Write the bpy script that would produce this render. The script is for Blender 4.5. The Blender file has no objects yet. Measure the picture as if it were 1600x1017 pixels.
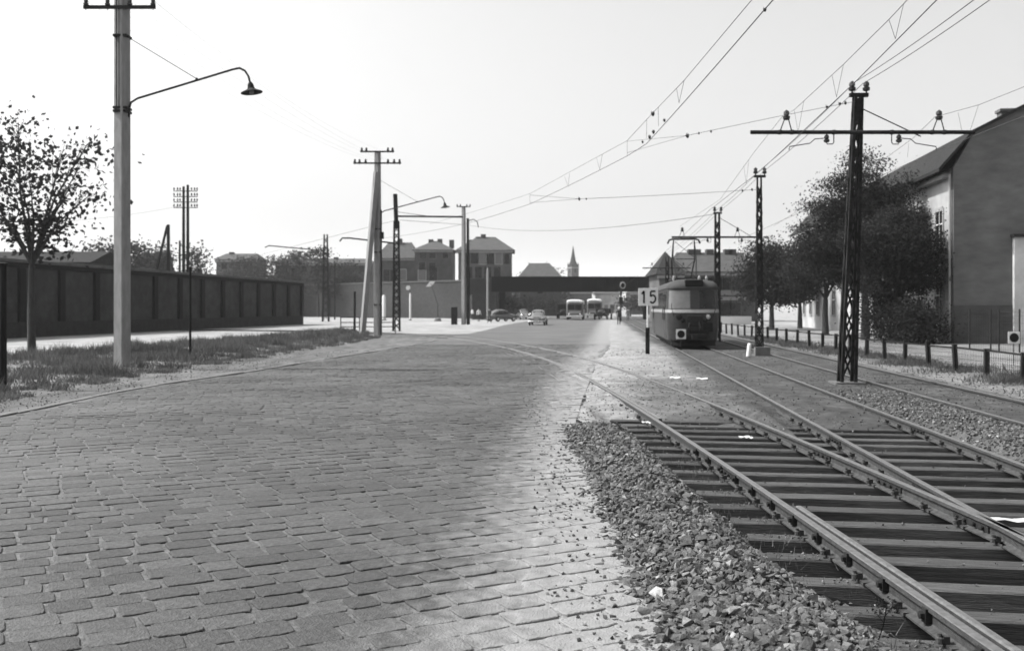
import bpy, bmesh, math, random
import numpy as np
from mathutils import Vector, Matrix
random.seed(7); RNG = np.random.default_rng(11)
sc = bpy.context.scene
COL = sc.collection
# ---------------------------------------------------------------- camera, sky, sun, exposure
F, CX, HY, CH = 1500.0, 800.0, 481.0, 1.75          # focal length in photo pixels, centre, horizon row, eye height
cam_d = bpy.data.cameras.new('camera'); cam = bpy.data.objects.new('camera', cam_d); COL.objects.link(cam)
cam.location = (0, 0, CH); cam.rotation_euler = (math.radians(90), 0, 0)
cam_d.sensor_width = 36; cam_d.lens = 36 * F / 1600
cam_d.shift_y = -(508.5 - HY) / 1600
cam_d.clip_start = 0.1; cam_d.clip_end = 12000
cam_d.dof.use_dof = True; cam_d.dof.focus_distance = 7.5; cam_d.dof.aperture_fstop = 2.8
sc.camera = cam
SUN_EL, SUN_AZ = 50.0, 8.0                             # sun stands on the left (-X)
to_sun = Vector((-math.cos(math.radians(SUN_EL)) * math.cos(math.radians(SUN_AZ)),
                 math.cos(math.radians(SUN_EL)) * math.sin(math.radians(SUN_AZ)), math.sin(math.radians(SUN_EL))))
w = bpy.data.worlds.new('World'); sc.world = w; w.use_nodes = True
wn = w.node_tree; wn.nodes.clear()
sky = wn.nodes.new('ShaderNodeTexSky'); sky.sky_type = 'NISHITA'; sky.sun_disc = False
sky.sun_elevation = math.radians(SUN_EL); sky.sun_rotation = math.radians(-90 + SUN_AZ)
sky.air_density = 1.6; sky.dust_density = 6.0; sky.ozone_density = 1.0
bw = wn.nodes.new('ShaderNodeRGBToBW'); bg = wn.nodes.new('ShaderNodeBackground'); wo = wn.nodes.new('ShaderNodeOutputWorld')
bg.inputs['Strength'].default_value = 0.15
wn.links.new(sky.outputs[0], bw.inputs[0]); wn.links.new(bw.outputs[0], bg.inputs[0]); wn.links.new(bg.outputs[0], wo.inputs[0])
sd = bpy.data.lights.new('sun', 'SUN'); sd.energy = 3.9; sd.angle = math.radians(0.6); sd.color = (1, 0.995, 0.985)
so = bpy.data.objects.new('sun', sd); COL.objects.link(so); so.location = (-50, 0, 60)
so.rotation_euler = to_sun.to_track_quat('Z', 'Y').to_euler()
sc.view_settings.view_transform = 'Standard'; sc.view_settings.look = 'None'
sc.view_settings.exposure = 0.73; sc.view_settings.gamma = 1.0
sc.cycles.max_bounces = 6; sc.cycles.volume_bounces = 1; sc.cycles.transparent_max_bounces = 6
# ---------------------------------------------------------------- helpers
def G(px, py, z=0.0):
    Y = F * (CH - z) / (py - HY); return Vector(((px - CX) / F * Y, Y, z))
def P(px, py, Y): return Vector(((px - CX) / F * Y, Y, CH - (py - HY) / F * Y))
def ip(pts, y):
    ys = [p[0] for p in pts]; xs = [p[1] for p in pts]; return float(np.interp(y, ys, xs))
MATS = {}; ALB = 0.78
def M(name, a, b=None, rough=0.85, scale=4.0, detail=5, bump=0.0, bscale=None, metal=0.0, attr=None, spec=0.3, stretch=None, stain=None):
    """grey procedural surface: noise between tones a and b, fine relief, wear"""
    if name in MATS: return MATS[name]
    m = bpy.data.materials.new(name); m.use_nodes = True; nt = m.node_tree; n = nt.nodes; L = nt.links
    p = n['Principled BSDF']; p.inputs['Roughness'].default_value = rough; p.inputs['Metallic'].default_value = metal
    p.inputs['Specular IOR Level'].default_value = spec
    if b is None: b = a * 1.25
    a *= ALB; b *= ALB
    tc = n.new('ShaderNodeTexCoord'); src = tc.outputs['Object']
    if stretch:
        mp = n.new('ShaderNodeMapping'); mp.inputs['Scale'].default_value = stretch; L.new(src, mp.inputs[0]); src = mp.outputs[0]
    nz = n.new('ShaderNodeTexNoise'); nz.inputs['Scale'].default_value = scale; nz.inputs['Detail'].default_value = detail
    nz.inputs['Roughness'].default_value = 0.62; L.new(src, nz.inputs[0])
    mr = n.new('ShaderNodeMapRange'); mr.inputs['From Min'].default_value = 0.32; mr.inputs['From Max'].default_value = 0.68
    mr.inputs['To Min'].default_value = a; mr.inputs['To Max'].default_value = b; L.new(nz.outputs[0], mr.inputs[0])
    val = mr.outputs[0]
    if stain:       # larger patches
        n2 = n.new('ShaderNodeTexNoise'); n2.inputs['Scale'].default_value = stain[0]; n2.inputs['Detail'].default_value = 3; L.new(tc.outputs['Object'], n2.inputs[0])
        m2 = n.new('ShaderNodeMapRange'); m2.inputs['From Min'].default_value = 0.35; m2.inputs['From Max'].default_value = 0.65
        m2.inputs['To Min'].default_value = stain[1]; m2.inputs['To Max'].default_value = stain[2]; L.new(n2.outputs[0], m2.inputs[0])
        mu = n.new('ShaderNodeMath'); mu.operation = 'MULTIPLY'; L.new(val, mu.inputs[0]); L.new(m2.outputs[0], mu.inputs[1]); val = mu.outputs[0]
    if attr:
        at = n.new('ShaderNodeAttribute'); at.attribute_name = attr
        mu = n.new('ShaderNodeMath'); mu.operation = 'MULTIPLY'; L.new(val, mu.inputs[0]); L.new(at.outputs['Fac'], mu.inputs[1]); val = mu.outputs[0]
    L.new(val, p.inputs['Base Color'])
    if bump:
        nb = n.new('ShaderNodeTexNoise'); nb.inputs['Scale'].default_value = bscale or scale * 4; nb.inputs['Detail'].default_value = 4; L.new(src, nb.inputs[0])
        bp = n.new('ShaderNodeBump'); bp.inputs['Strength'].default_value = bump; bp.inputs['Distance'].default_value = 0.02
        L.new(nb.outputs[0], bp.inputs['Height']); L.new(bp.outputs[0], p.inputs['Normal'])
    MATS[name] = m; return m

def setp(o, label=None, cat=None, group=None, kind=None):
    if label: o['label'] = label
    if cat: o['category'] = cat
    if group: o['group'] = group
    if kind: o['kind'] = kind
    return o
def thing(name, label, cat, loc=(0, 0, 0), rz=0.0, group=None):
    o = bpy.data.objects.new(name, None); COL.objects.link(o); o.location = loc; o.rotation_euler = (0, 0, rz); o.empty_display_size = 0.2
    return setp(o, label, cat, group)
def arr_mesh(name, V, faces_flat, nper, mats, parent=None, smooth=False, attrs=None, midx=None):
    me = bpy.data.meshes.new(name); V = np.asarray(V, dtype=np.float32); ff = np.asarray(faces_flat, dtype=np.int32).ravel(); nf = len(ff) // nper
    me.vertices.add(len(V)); me.vertices.foreach_set('co', V.ravel())
    me.loops.add(len(ff)); me.loops.foreach_set('vertex_index', ff)
    me.polygons.add(nf); me.polygons.foreach_set('loop_start', np.arange(nf, dtype=np.int32) * nper)
    me.polygons.foreach_set('use_smooth', np.full(nf, smooth))
    if midx is not None: me.polygons.foreach_set('material_index', np.asarray(midx, dtype=np.int32))
    for mt in (mats if isinstance(mats, (list, tuple)) else [mats]): me.materials.append(mt)
    if attrs:
        for k, v in attrs.items():
            a = me.attributes.new(k, 'FLOAT', 'POINT'); a.data.foreach_set('value', np.asarray(v, dtype=np.float32))
    me.update(); me.validate()
    o = bpy.data.objects.new(name, me); COL.objects.link(o); o.parent = parent
    return o
class MB:
    def __init__(s): s.v = []; s.f = []
    def add(s, v, f):
        n = len(s.v); s.v += [tuple(p) for p in v]; s.f += [tuple(i + n for i in q) for q in f]; return s
    def box(s, x0, x1, y0, y1, z0, z1, M4=None):
        v = [Vector(p) for p in ((x0, y0, z0), (x1, y0, z0), (x1, y1, z0), (x0, y1, z0), (x0, y0, z1), (x1, y0, z1), (x1, y1, z1), (x0, y1, z1))]
        if M4: v = [M4 @ p for p in v]
        return s.add(v, [(0, 3, 2, 1), (4, 5, 6, 7), (0, 1, 5, 4), (1, 2, 6, 5), (2, 3, 7, 6), (3, 0, 4, 7)])
    def beam(s, a, b, w, h=None, up=(0, 0, 1)):
        a, b = Vector(a), Vector(b); d = (b - a).normalized(); u = Vector(up)
        if abs(d.dot(u)) > 0.98: u = Vector((0, 1, 0))
        r = d.cross(u).normalized(); u = r.cross(d); h = h or w; r = r * w / 2; u = u * h / 2
        return s.add([a - r - u, a + r - u, a + r + u, a - r + u, b - r - u, b + r - u, b + r + u, b - r + u],
                     [(0, 3, 2, 1), (4, 5, 6, 7), (0, 1, 5, 4), (1, 2, 6, 5), (2, 3, 7, 6), (3, 0, 4, 7)])
    def tube(s, pts, r, n=8, r2=None, cap=True):
        pts = [Vector(p) for p in pts]; m = len(pts); rings = []; u = None
        for i, p in enumerate(pts):
            d = (pts[min(i + 1, m - 1)] - pts[max(i - 1, 0)]).normalized()
            if u is None: u = d.orthogonal().normalized()
            u = (u - d * u.dot(d)); u = u.normalized() if u.length > 1e-6 else d.orthogonal().normalized()
            v = d.cross(u); rr = r[i] if isinstance(r, (list, tuple)) else (r if r2 is None else r + (r2 - r) * i / max(1, m - 1))
            rings.append([p + (u * math.cos(2 * math.pi * k / n) + v * math.sin(2 * math.pi * k / n)) * rr for k in range(n)])
        V = [q for g in rings for q in g]
        Fc = [(i * n + k, i * n + (k + 1) % n, (i + 1) * n + (k + 1) % n, (i + 1) * n + k) for i in range(m - 1) for k in range(n)]
        if cap: Fc += [tuple(range(n - 1, -1, -1)), tuple((m - 1) * n + k for k in range(n))]
        return s.add(V, Fc)
    def lathe(s, prof, c=(0, 0, 0), n=12, M4=None):     # prof: (r, z)
        V = []; 
        for r, z in prof:
            for k in range(n):
                p = Vector((r * math.cos(2 * math.pi * k / n), r * math.sin(2 * math.pi * k / n), z))
                if M4: p = M4 @ p
                V.append(p + Vector(c))
        m = len(prof)
        Fc = [(i * n + k, i * n + (k + 1) % n, (i + 1) * n + (k + 1) % n, (i + 1) * n + k) for i in range(m - 1) for k in range(n)]
        Fc += [tuple(range(n - 1, -1, -1)), tuple((m - 1) * n + k for k in range(n))]
        return s.add(V, Fc)
    def prism(s, poly, y0, y1):                          # polygon in XZ pushed along Y
        n = len(poly); V = [(x, y0, z) for x, z in poly] + [(x, y1, z) for x, z in poly]
        return s.add(V, [tuple(range(n)), tuple(range(2 * n - 1, n - 1, -1))] + [(i, i + n, (i + 1) % n + n, (i + 1) % n) for i in range(n)])
    def build(s, name, mat, parent=None, smooth=False, bevel=0.0):
        me = bpy.data.meshes.new(name); me.from_pydata([tuple(p) for p in s.v], [], s.f)
        for mt in (mat if isinstance(mat, (list, tuple)) else [mat]): me.materials.append(mt)
        if bevel or True:
            bm = bmesh.new(); bm.from_mesh(me); bmesh.ops.recalc_face_normals(bm, faces=bm.faces)
            if bevel: bmesh.ops.bevel(bm, geom=[e for e in bm.edges if len(e.link_faces) == 2 and e.calc_face_angle(0) > 0.6], offset=bevel, segments=2, affect='EDGES', profile=0.6)
            bm.to_mesh(me); bm.free()
        if smooth:
            me.shade_smooth() if hasattr(me, 'shade_smooth') else None
            try: me.set_sharp_from_angle(angle=math.radians(40))
            except Exception: pass
        o = bpy.data.objects.new(name, me); COL.objects.link(o); o.parent = parent
        return o
def dup(root, loc, rz=None, label=None):
    r = root.copy(); COL.objects.link(r); r.location = loc
    if rz is not None: r.rotation_euler = (0, 0, rz)
    if label: r['label'] = label
    for ch in list(root.children):
        c = ch.copy(); COL.objects.link(c); c.parent = r
        for g in ch.children:
            d = g.copy(); COL.objects.link(d); d.parent = c
    return r
def inst(o, parent, loc, rz=0.0, scale=None):            # another piece sharing the mesh
    c = bpy.data.objects.new(o.name.split('.')[0], o.data); COL.objects.link(c); c.parent = parent; c.location = loc; c.rotation_euler = (0, 0, rz)
    if scale: c.scale = scale
    return c
# ---------------------------------------------------------------- materials
def dusty(name, a, b, tone=True):
    """setts and road far off: worn stone with pale dust along the right-hand edge"""
    m = M(name, a * .8, b * 1.25, rough=0.75, scale=22, detail=9, bump=0.7, bscale=70, attr='tone' if tone else None, spec=0.35, stain=(0.35, 0.8, 1.25))
    nt = m.node_tree; n = nt.nodes; L = nt.links; p = n['Principled BSDF']
    old = p.inputs['Base Color'].links[0].from_socket
    geo = n.new('ShaderNodeNewGeometry'); sx = n.new('ShaderNodeSeparateXYZ'); L.new(geo.outputs['Position'], sx.inputs[0])
    my = n.new('ShaderNodeMath'); my.operation = 'MULTIPLY'; my.inputs[1].default_value = 0.01; L.new(sx.outputs['Y'], my.inputs[0])
    fc = n.new('ShaderNodeFloatCurve'); cv = fc.mapping.curves[0]; fc.mapping.use_clip = False
    pts = [(0.0, -1.0), (0.05, -0.3), (0.07, -0.12), (0.12, 0.22), (0.17, 0.6), (0.22, 0.95), (0.32, 1.9), (0.45, 3.5), (1.0, 9.0)]
    cv.points[0].location = (0.0, (pts[0][1] + 5) / 20); cv.points[1].location = (1.0, (pts[-1][1] + 5) / 20)
    for x, y in pts[1:-1]: cv.points.new(x, (y + 5) / 20)
    for q in cv.points: q.handle_type = 'VECTOR'
    fc.mapping.update(); L.new(my.outputs[0], fc.inputs['Value'])
    e1 = n.new('ShaderNodeMath'); e1.operation = 'MULTIPLY_ADD'; e1.inputs[1].default_value = 20; e1.inputs[2].default_value = -5; L.new(fc.outputs[0], e1.inputs[0])
    nz = n.new('ShaderNodeTexNoise'); nz.inputs['Scale'].default_value = 1.3; nz.inputs['Detail'].default_value = 6; L.new(geo.outputs['Position'], nz.inputs[0])
    d1 = n.new('ShaderNodeMath'); d1.operation = 'SUBTRACT'; L.new(sx.outputs['X'], d1.inputs[0]); L.new(e1.outputs[0], d1.inputs[1])
    d2 = n.new('ShaderNodeMath'); d2.operation = 'MULTIPLY_ADD'; d2.inputs[1].default_value = 0.6; L.new(nz.outputs[0], d2.inputs[0]); L.new(d1.outputs[0], d2.inputs[2])
    mr = n.new('ShaderNodeMapRange'); mr.interpolation_type = 'SMOOTHSTEP'; mr.inputs['From Min'].default_value = 0.4; mr.inputs['From Max'].default_value = 1.75
    nf = n.new('ShaderNodeTexNoise'); nf.inputs['Scale'].default_value = 7; nf.inputs['Detail'].default_value = 9; L.new(geo.outputs['Position'], nf.inputs[0])
    d3 = n.new('ShaderNodeMath'); d3.operation = 'MULTIPLY_ADD'; d3.inputs[1].default_value = 1.5; L.new(nf.outputs[0], d3.inputs[0]); L.new(d2.outputs[0], d3.inputs[2]); L.new(d3.outputs[0], mr.inputs[0])
    # light dust trails left by wheels, further from the edge
    n3 = n.new('ShaderNodeTexNoise'); n3.inputs['Scale'].default_value = 0.22; n3.inputs['Detail'].default_value = 5; L.new(geo.outputs['Position'], n3.inputs[0])
    m3 = n.new('ShaderNodeMapRange'); m3.inputs['From Min'].default_value = 0.5; m3.inputs['From Max'].default_value = 0.75; m3.inputs['To Max'].default_value = 0.22; L.new(n3.outputs[0], m3.inputs[0])
    mx = n.new('ShaderNodeMath'); mx.operation = 'MAXIMUM'; L.new(mr.outputs[0], mx.inputs[0]); L.new(m3.outputs[0], mx.inputs[1])
    lx = n.new('ShaderNodeMath'); lx.operation = 'MULTIPLY_ADD'; lx.inputs[1].default_value = -.077; lx.inputs[2].default_value = .38; L.new(sx.outputs['Y'], lx.inputs[0])
    ly = n.new('ShaderNodeMath'); ly.operation = 'ADD'; L.new(lx.outputs[0], ly.inputs[0]); L.new(sx.outputs['X'], ly.inputs[1])
    lw = n.new('ShaderNodeMath'); lw.operation = 'MULTIPLY_ADD'; lw.inputs[1].default_value = .12; L.new(nf.outputs[0], lw.inputs[0]); L.new(ly.outputs[0], lw.inputs[2])
    lp_ = n.new('ShaderNodeMath'); lp_.operation = 'PINGPONG'; lp_.inputs[1].default_value = .07; lo = n.new('ShaderNodeMath'); lo.operation = 'SUBTRACT'; lo.inputs[1].default_value = .06; L.new(lw.outputs[0], lo.inputs[0]); L.new(lo.outputs[0], lp_.inputs[0])
    la = n.new('ShaderNodeMapRange'); la.inputs['From Min'].default_value = .022; la.inputs['From Max'].default_value = .006; L.new(lp_.outputs[0], la.inputs[0])
    lb = n.new('ShaderNodeMath'); lb.operation = 'COMPARE'; lb.inputs[1].default_value = .06; lb.inputs[2].default_value = .1; L.new(lw.outputs[0], lb.inputs[0])
    lc0 = n.new('ShaderNodeMath'); lc0.operation = 'MULTIPLY'; L.new(la.outputs[0], lc0.inputs[0]); L.new(lb.outputs[0], lc0.inputs[1])
    ln_ = n.new('ShaderNodeTexNoise'); ln_.inputs['Scale'].default_value = 4; ln_.inputs['Detail'].default_value = 6; L.new(geo.outputs['Position'], ln_.inputs[0])
    lm = n.new('ShaderNodeMapRange'); lm.inputs['From Min'].default_value = .42; lm.inputs['From Max'].default_value = .6; L.new(ln_.outputs[0], lm.inputs[0])
    lf = n.new('ShaderNodeMapRange'); lf.inputs['From Min'].default_value = 15; lf.inputs['From Max'].default_value = 11; L.new(sx.outputs['Y'], lf.inputs[0])
    lg = n.new('ShaderNodeMath'); lg.operation = 'MULTIPLY'; L.new(lm.outputs[0], lg.inputs[0]); L.new(lf.outputs[0], lg.inputs[1])
    lc = n.new('ShaderNodeMath'); lc.operation = 'MULTIPLY'; L.new(lc0.outputs[0], lc.inputs[0]); L.new(lg.outputs[0], lc.inputs[1])
    fine = n.new('ShaderNodeTexNoise'); fine.inputs['Scale'].default_value = 9; fine.inputs['Detail'].default_value = 8; L.new(geo.outputs['Position'], fine.inputs[0])
    fm = n.new('ShaderNodeMapRange'); fm.inputs['To Min'].default_value = 0.12; fm.inputs['To Max'].default_value = 0.28; L.new(fine.outputs[0], fm.inputs[0])
    mix = n.new('ShaderNodeMix'); mix.data_type = 'FLOAT'; L.new(mx.outputs[0], mix.inputs[0]); L.new(old, mix.inputs[2]); L.new(fm.outputs[0], mix.inputs[3])
    ld = n.new('ShaderNodeMath'); ld.operation = 'MULTIPLY_ADD'; ld.inputs[1].default_value = .05; L.new(lc.outputs[0], ld.inputs[0]); L.new(mix.outputs[0], ld.inputs[2])
    L.new(ld.outputs[0], p.inputs['Base Color']); return m
m_sett = dusty('sett_stone', 0.042, 0.068)
m_joint = dusty('sett_joint_sand', 0.05, 0.12, tone=False)
m_road = dusty('worn_paving', 0.075, 0.105, tone=False)
m_sand = M('pale_sand', 0.21, 0.42, scale=0.6, detail=8, bump=0.2, bscale=20, stain=(0.06, 0.8, 1.05))
m_shoulder = M('trodden_earth', 0.05, 0.16, scale=0.9, detail=12, bump=0.8, bscale=25, stain=(0.25, 0.7, 1.2), stretch=(2.2, 0.6, 1))
m_vsoil = M('verge_soil', 0.10, 0.22, scale=1.5, detail=8, bump=0.5, bscale=20)
m_trackground = M('track_earth', 0.55, 1.4, scale=5, detail=12, bump=1.0, bscale=45, attr='tone', stain=(0.8, 0.85, 1.15))
m_stone = M('crushed_stone', 0.75, 1.2, scale=30, attr='tone', bump=0.4, bscale=80)
m_wood = M('tarred_timber', 0.03, 0.105, rough=0.8, scale=9, detail=8, bump=0.8, bscale=30, stretch=(0.35, 6, 6), attr='tone')
m_post = M('dark_weathered_timber', 0.012, 0.028, spec=0.1, scale=6, stretch=(4, 4, 0.5), bump=0.4)
m_railhead = M('worn_steel', 0.10, 0.2, rough=0.42, metal=0.3, scale=20, stretch=(1, 1, 1), spec=0.5)
m_railweb = M('rusty_dusty_steel', 0.032, 0.075, rough=0.8, scale=16, detail=7, bump=0.3, bscale=60)
m_iron = M('dark_iron', 0.015, 0.035, rough=0.8, spec=0.15, scale=18)
m_mast = M('painted_mast_steel', 0.012, 0.028, rough=0.8, scale=14, spec=0.12, stain=(2, 0.7, 1.4))
m_conc = M('pole_concrete', 0.24, 0.34, spec=0.1, scale=7, detail=7, bump=0.3, bscale=40, stretch=(1, 1, 0.3))
m_concd = M('dark_concrete', 0.10, 0.17, scale=5, detail=6, bump=0.3, bscale=40)
m_ins = M('brown_porcelain', 0.02, 0.03, rough=0.25, spec=0.6)
m_wire = M('weathered_copper_wire', 0.05, 0.08, rough=0.7)
m_white = M('white_paint', 0.72, 0.82, rough=0.6, scale=20)
m_black = M('black_paint', 0.010, 0.016, rough=0.7, spec=0.15)
m_paper = M('paper', 0.45, 0.62)
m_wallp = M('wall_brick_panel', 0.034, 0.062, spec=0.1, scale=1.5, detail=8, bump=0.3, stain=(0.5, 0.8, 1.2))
m_wallpil = M('wall_pilaster_brick_shaded', 0.010, 0.016, spec=0.1, scale=2, detail=8, bump=0.3)  # pilaster shade put into a darker brick tone; the cornice shares it
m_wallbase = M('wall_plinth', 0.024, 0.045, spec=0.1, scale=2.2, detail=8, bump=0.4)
m_coping = M('wall_coping', 0.06, 0.10, scale=2)
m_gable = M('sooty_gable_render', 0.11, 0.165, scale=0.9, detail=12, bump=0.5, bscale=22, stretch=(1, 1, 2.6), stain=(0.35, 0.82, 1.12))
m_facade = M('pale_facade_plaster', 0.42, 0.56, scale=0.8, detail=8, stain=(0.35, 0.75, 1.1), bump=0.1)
m_trim = M('facade_trim', 0.30, 0.38, scale=3)
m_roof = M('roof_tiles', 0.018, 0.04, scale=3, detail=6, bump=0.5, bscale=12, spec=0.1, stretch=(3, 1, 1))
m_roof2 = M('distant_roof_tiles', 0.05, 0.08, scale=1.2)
m_glass = M('window_glass', 0.01, 0.02, rough=0.15, spec=0.35)
m_glassl = M('pale_reflecting_glass', 0.13, 0.17, rough=0.15, spec=0.8)  # window reflection put into a paler base colour; lamp glass shares it
m_house = M('house_plaster', 0.05, 0.09, scale=0.7, detail=7, stain=(0.2, 0.8, 1.2))
m_house2 = M('second_house_plaster', 0.075, 0.13, scale=0.7, detail=7, stain=(0.2, 0.8, 1.2))
m_emb = M('embankment_wall_brick', 0.03, 0.05, scale=1.6, detail=8, bump=0.4, stain=(0.12, 0.75, 1.2))
m_bridge = M('bridge_steel', 0.008, 0.013, rough=0.9, spec=0.05)
m_bark = M('bark', 0.035, 0.07, scale=10, bump=0.8, bscale=16, stretch=(3, 3, 0.5))
m_tramlow = M('tram_enamel_dark', 0.022, 0.042, rough=0.45, scale=5, spec=0.4, stain=(1.2, 0.85, 1.1))
m_tramtop = M('tram_enamel_upper', 0.022, 0.034, rough=0.4, scale=3, spec=0.4)
m_cream = M('tram_cream_band', 0.34, 0.42, rough=0.3, spec=0.5)
m_tramroof = M('tram_roof_canvas', 0.04, 0.06, rough=0.8, scale=3)
m_chrome = M('chrome', 0.75, 0.85, rough=0.15, metal=0.9)
m_tyre = M('tyre_rubber', 0.015, 0.02)
m_carL = M('car_paint_pale', 0.13, 0.15, rough=0.2, spec=0.6)
m_carD = M('car_paint_grey', 0.09, 0.1, rough=0.2, spec=0.6)
m_truck = M('lorry_paint_dark', 0.025, 0.035, rough=0.5)
m_busw = M('bus_roof_white', 0.75, 0.8, rough=0.35)
m_busb = M('bus_body_paint', 0.12, 0.15, rough=0.3)
m_skin = M('skin', 0.35, 0.4); m_cloth = M('dark_cloth', 0.03, 0.045); m_shirt = M('light_cloth', 0.65, 0.72)
def leafmat(name, a, b):
    m = M(name, a, b, rough=0.9, scale=2.0, attr='tone', spec=0.08); p = m.node_tree.nodes['Principled BSDF']
    nt = m.node_tree; tr = nt.nodes.new('ShaderNodeBsdfTranslucent'); tr.inputs[0].default_value = (b * .9,) * 3 + (1,)
    mx = nt.nodes.new('ShaderNodeMixShader'); mx.inputs[0].default_value = 0.25
    out = [q for q in nt.nodes if q.type == 'OUTPUT_MATERIAL'][0]
    nt.links.new(p.outputs[0], mx.inputs[1]); nt.links.new(tr.outputs[0], mx.inputs[2]); nt.links.new(mx.outputs[0], out.inputs[0]); return m
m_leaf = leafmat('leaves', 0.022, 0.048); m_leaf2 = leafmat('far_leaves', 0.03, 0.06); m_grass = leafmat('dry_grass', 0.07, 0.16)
# ---------------------------------------------------------------- layout curves (Y, X)
RL = [(-6, -8.4), (15.4, -8.25), (19.6, -8.2), (22, -8.0), (26.8, -7.1), (33.2, -6.3), (39.8, -5.3), (49.5, -4.2), (61, -3.3), (77, -1.95), (97, -0.9), (164, 5.5), (420, 33)]
RR = [(-6, 0.9), (14, 0.9), (18, 1.3), (22, 1.75), (30, 2.6), (45, 4.6), (60, 6.0), (97, 9.9), (164, 16.5), (420, 42)]
GN = [(4, -11.2), (20, -10.9), (26, -10.6), (31, -10.2), (45, -9.4), (57, -9.1), (66, -10.2)]
GF = [(4, -19.5), (33, -17.7), (44.5, -16.3), (61, -14.0), (66, -12.5)]
BR = [(0, 3.30), (9.2, 3.17), (16.3, 2.97), (21.7, 2.72), (29, 2.25), (36, 1.45), (43, 0.3), (50, -1.25), (57, -3.3), (63.5, -6.2), (69, -10.5), (73.5, -16), (77, -24), (79, -34)]
def crom(p, seg=8):
    P_ = [Vector((x, y, 0)) for y, x in p]; P_ = [2 * P_[0] - P_[1]] + P_ + [2 * P_[-1] - P_[-2]]; out = []
    for i in range(1, len(P_) - 2):
        a, b, c, d = P_[i - 1:i + 3]
        for k in range(seg):
            t = k / seg; out.append(0.5 * ((2 * b) + (c - a) * t + (2 * a - 5 * b + 4 * c - d) * t * t + (3 * b - a - 3 * c + d) * t ** 3))
    out.append(P_[-2]); return out
branch = crom(BR)
def offset(path, d, z=0.0):
    out = []
    for i, p in enumerate(path):
        t = (path[min(i + 1, len(path) - 1)] - path[max(i - 1, 0)]).normalized(); out.append(Vector((p.x + t.y * d, p.y - t.x * d, z)))
    return out
GA = 1.435 / 2 + 0.03
rail_A, rail_B = offset(branch, -GA), offset(branch, GA)
TS = 0.0933
def t1(Y): return 6.03 + TS * (Y - 22.06)
def t2(Y): return 9.22 + TS * (Y - 22.06)
YS = [-5, 0, 3, 6, 8, 10, 12, 14, 17, 20, 25, 30, 40, 60, 90, 140, 200]
def bx(path, Y):
    ys = [p.y for p in path[:70]]; return float(np.interp(Y, ys, [p.x for p in path[:70]]))
def sm(a, b, x): t = np.clip((x - a) / (b - a), 0, 1); return t * t * (3 - 2 * t)
def vnoise(x, y, s=1.0, seed=0):
    x = np.asarray(x) * s + seed * 13.7; y = np.asarray(y) * s - seed * 7.1
    return (np.sin(x * 1.7 + 1.3 * np.sin(y * 1.1)) + np.sin(y * 2.3 + 1.7 * np.sin(x * 0.9 + 2)) + np.sin((x + y) * 3.1 + 2 * np.sin(x * 2.1 - y)) * 0.5) / 2.5
def roadz(x, y): return 0.012 * vnoise(x, y, 0.7, 3) + 0.006 * vnoise(x, y, 1.9, 5)
# ---------------------------------------------------------------- ground sheets
HX0, HX1, HY0, HY1 = 0.2, 12.5, -3.0, 26.0
def sheet(name, rects, z, mat):
    b = MB()
    for x0, x1, y0, y1 in rects: b.add([(x0, y0, z), (x1, y0, z), (x1, y1, z), (x0, y1, z)], [(0, 1, 2, 3)])
    o = b.build(name, mat); return setp(o, kind='structure')
sheet('ground', [(-5800, HX0, -40, 7400), (HX1, 5800, -40, 7400), (HX0, HX1, HY1, 7400), (HX0, HX1, -40, HY0)], -0.07, m_sand)
def ribbon(name, left, right, y0, y1, z, mat, step=1.0, nx=6, zf=None):
    ys = np.arange(y0, y1 + step, step); V = []; Fc = []
    for y in ys:
        a, b_ = ip(left, y), ip(right, y)
        for k in range(nx + 1):
            x = a + (b_ - a) * k / nx; V.append((x, y, z + (zf(x, y) if zf else 0)))
    for i in range(len(ys) - 1):
        for k in range(nx): q = i * (nx + 1) + k; Fc.append((q, q + 1, q + nx + 2, q + nx + 1))
    o = MB().add(V, Fc).build(name, mat, smooth=True); return setp(o, kind='structure')
SETT_END = 46.0
road = ribbon('road', RL, RR, -5, SETT_END, -0.010, m_joint, 0.5, 30, roadz)
far_road = ribbon('far_road', RL, RR, SETT_END, 420, -0.004, m_road, 4.0, 4)
ribbon('road_shoulder', GN, RL, 4, 66, -0.03, m_shoulder, 1.0, 8, lambda x, y: 0.03 * float(vnoise(x, y, 0.8, 1)))
def bankz(x, y):
    a, b_ = ip(GF, y), ip(GN, y); t = (x - a) / (b_ - a + 1e-6); return 0.22 * math.sin(math.pi * min(max(t, 0), 1)) * (0.7 + 0.3 * float(vnoise(x, y, 0.5, 2)))
ribbon('grass_verge', GF, GN, 4, 66, -0.03, m_vsoil, 1.0, 12, bankz)
# kerb-like pale worn line along the left edge of the paving: one edging stone after another
m_edge = M('edging_stone', 0.10, 0.19, scale=8, detail=6)
eb = MB(); eb.box(-0.08, 0.08, -0.49, 0.49, -0.08, 0.018)
edge0 = None; y = 3.0
while y < 52:
    x = ip(RL, y); x2 = ip(RL, y + 1); a = -math.atan2(x2 - x, 1.0)
    if edge0 is None: edge0 = eb.build('edging_stone', m_edge, road, bevel=0.012); edge0.location = (x - .06, y + .5, 0); edge0.rotation_euler.z = a
    else: inst(edge0, road, ((x + x2) / 2 - .06, y + .5, random.uniform(-.01, .006)), a + random.uniform(-.01, .01))
    y += 1.0
ribbon('side_street', [(14, 13.4), (100, 17.5)], [(14, 30), (48, 30), (48.5, 22.2), (100, 28.6)], 14, 98, -.05, M('side_street_earth', .13, .27, scale=.8, detail=9, bump=.3, stain=(.2, .75, 1.2)), 1.0, 6)
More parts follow.
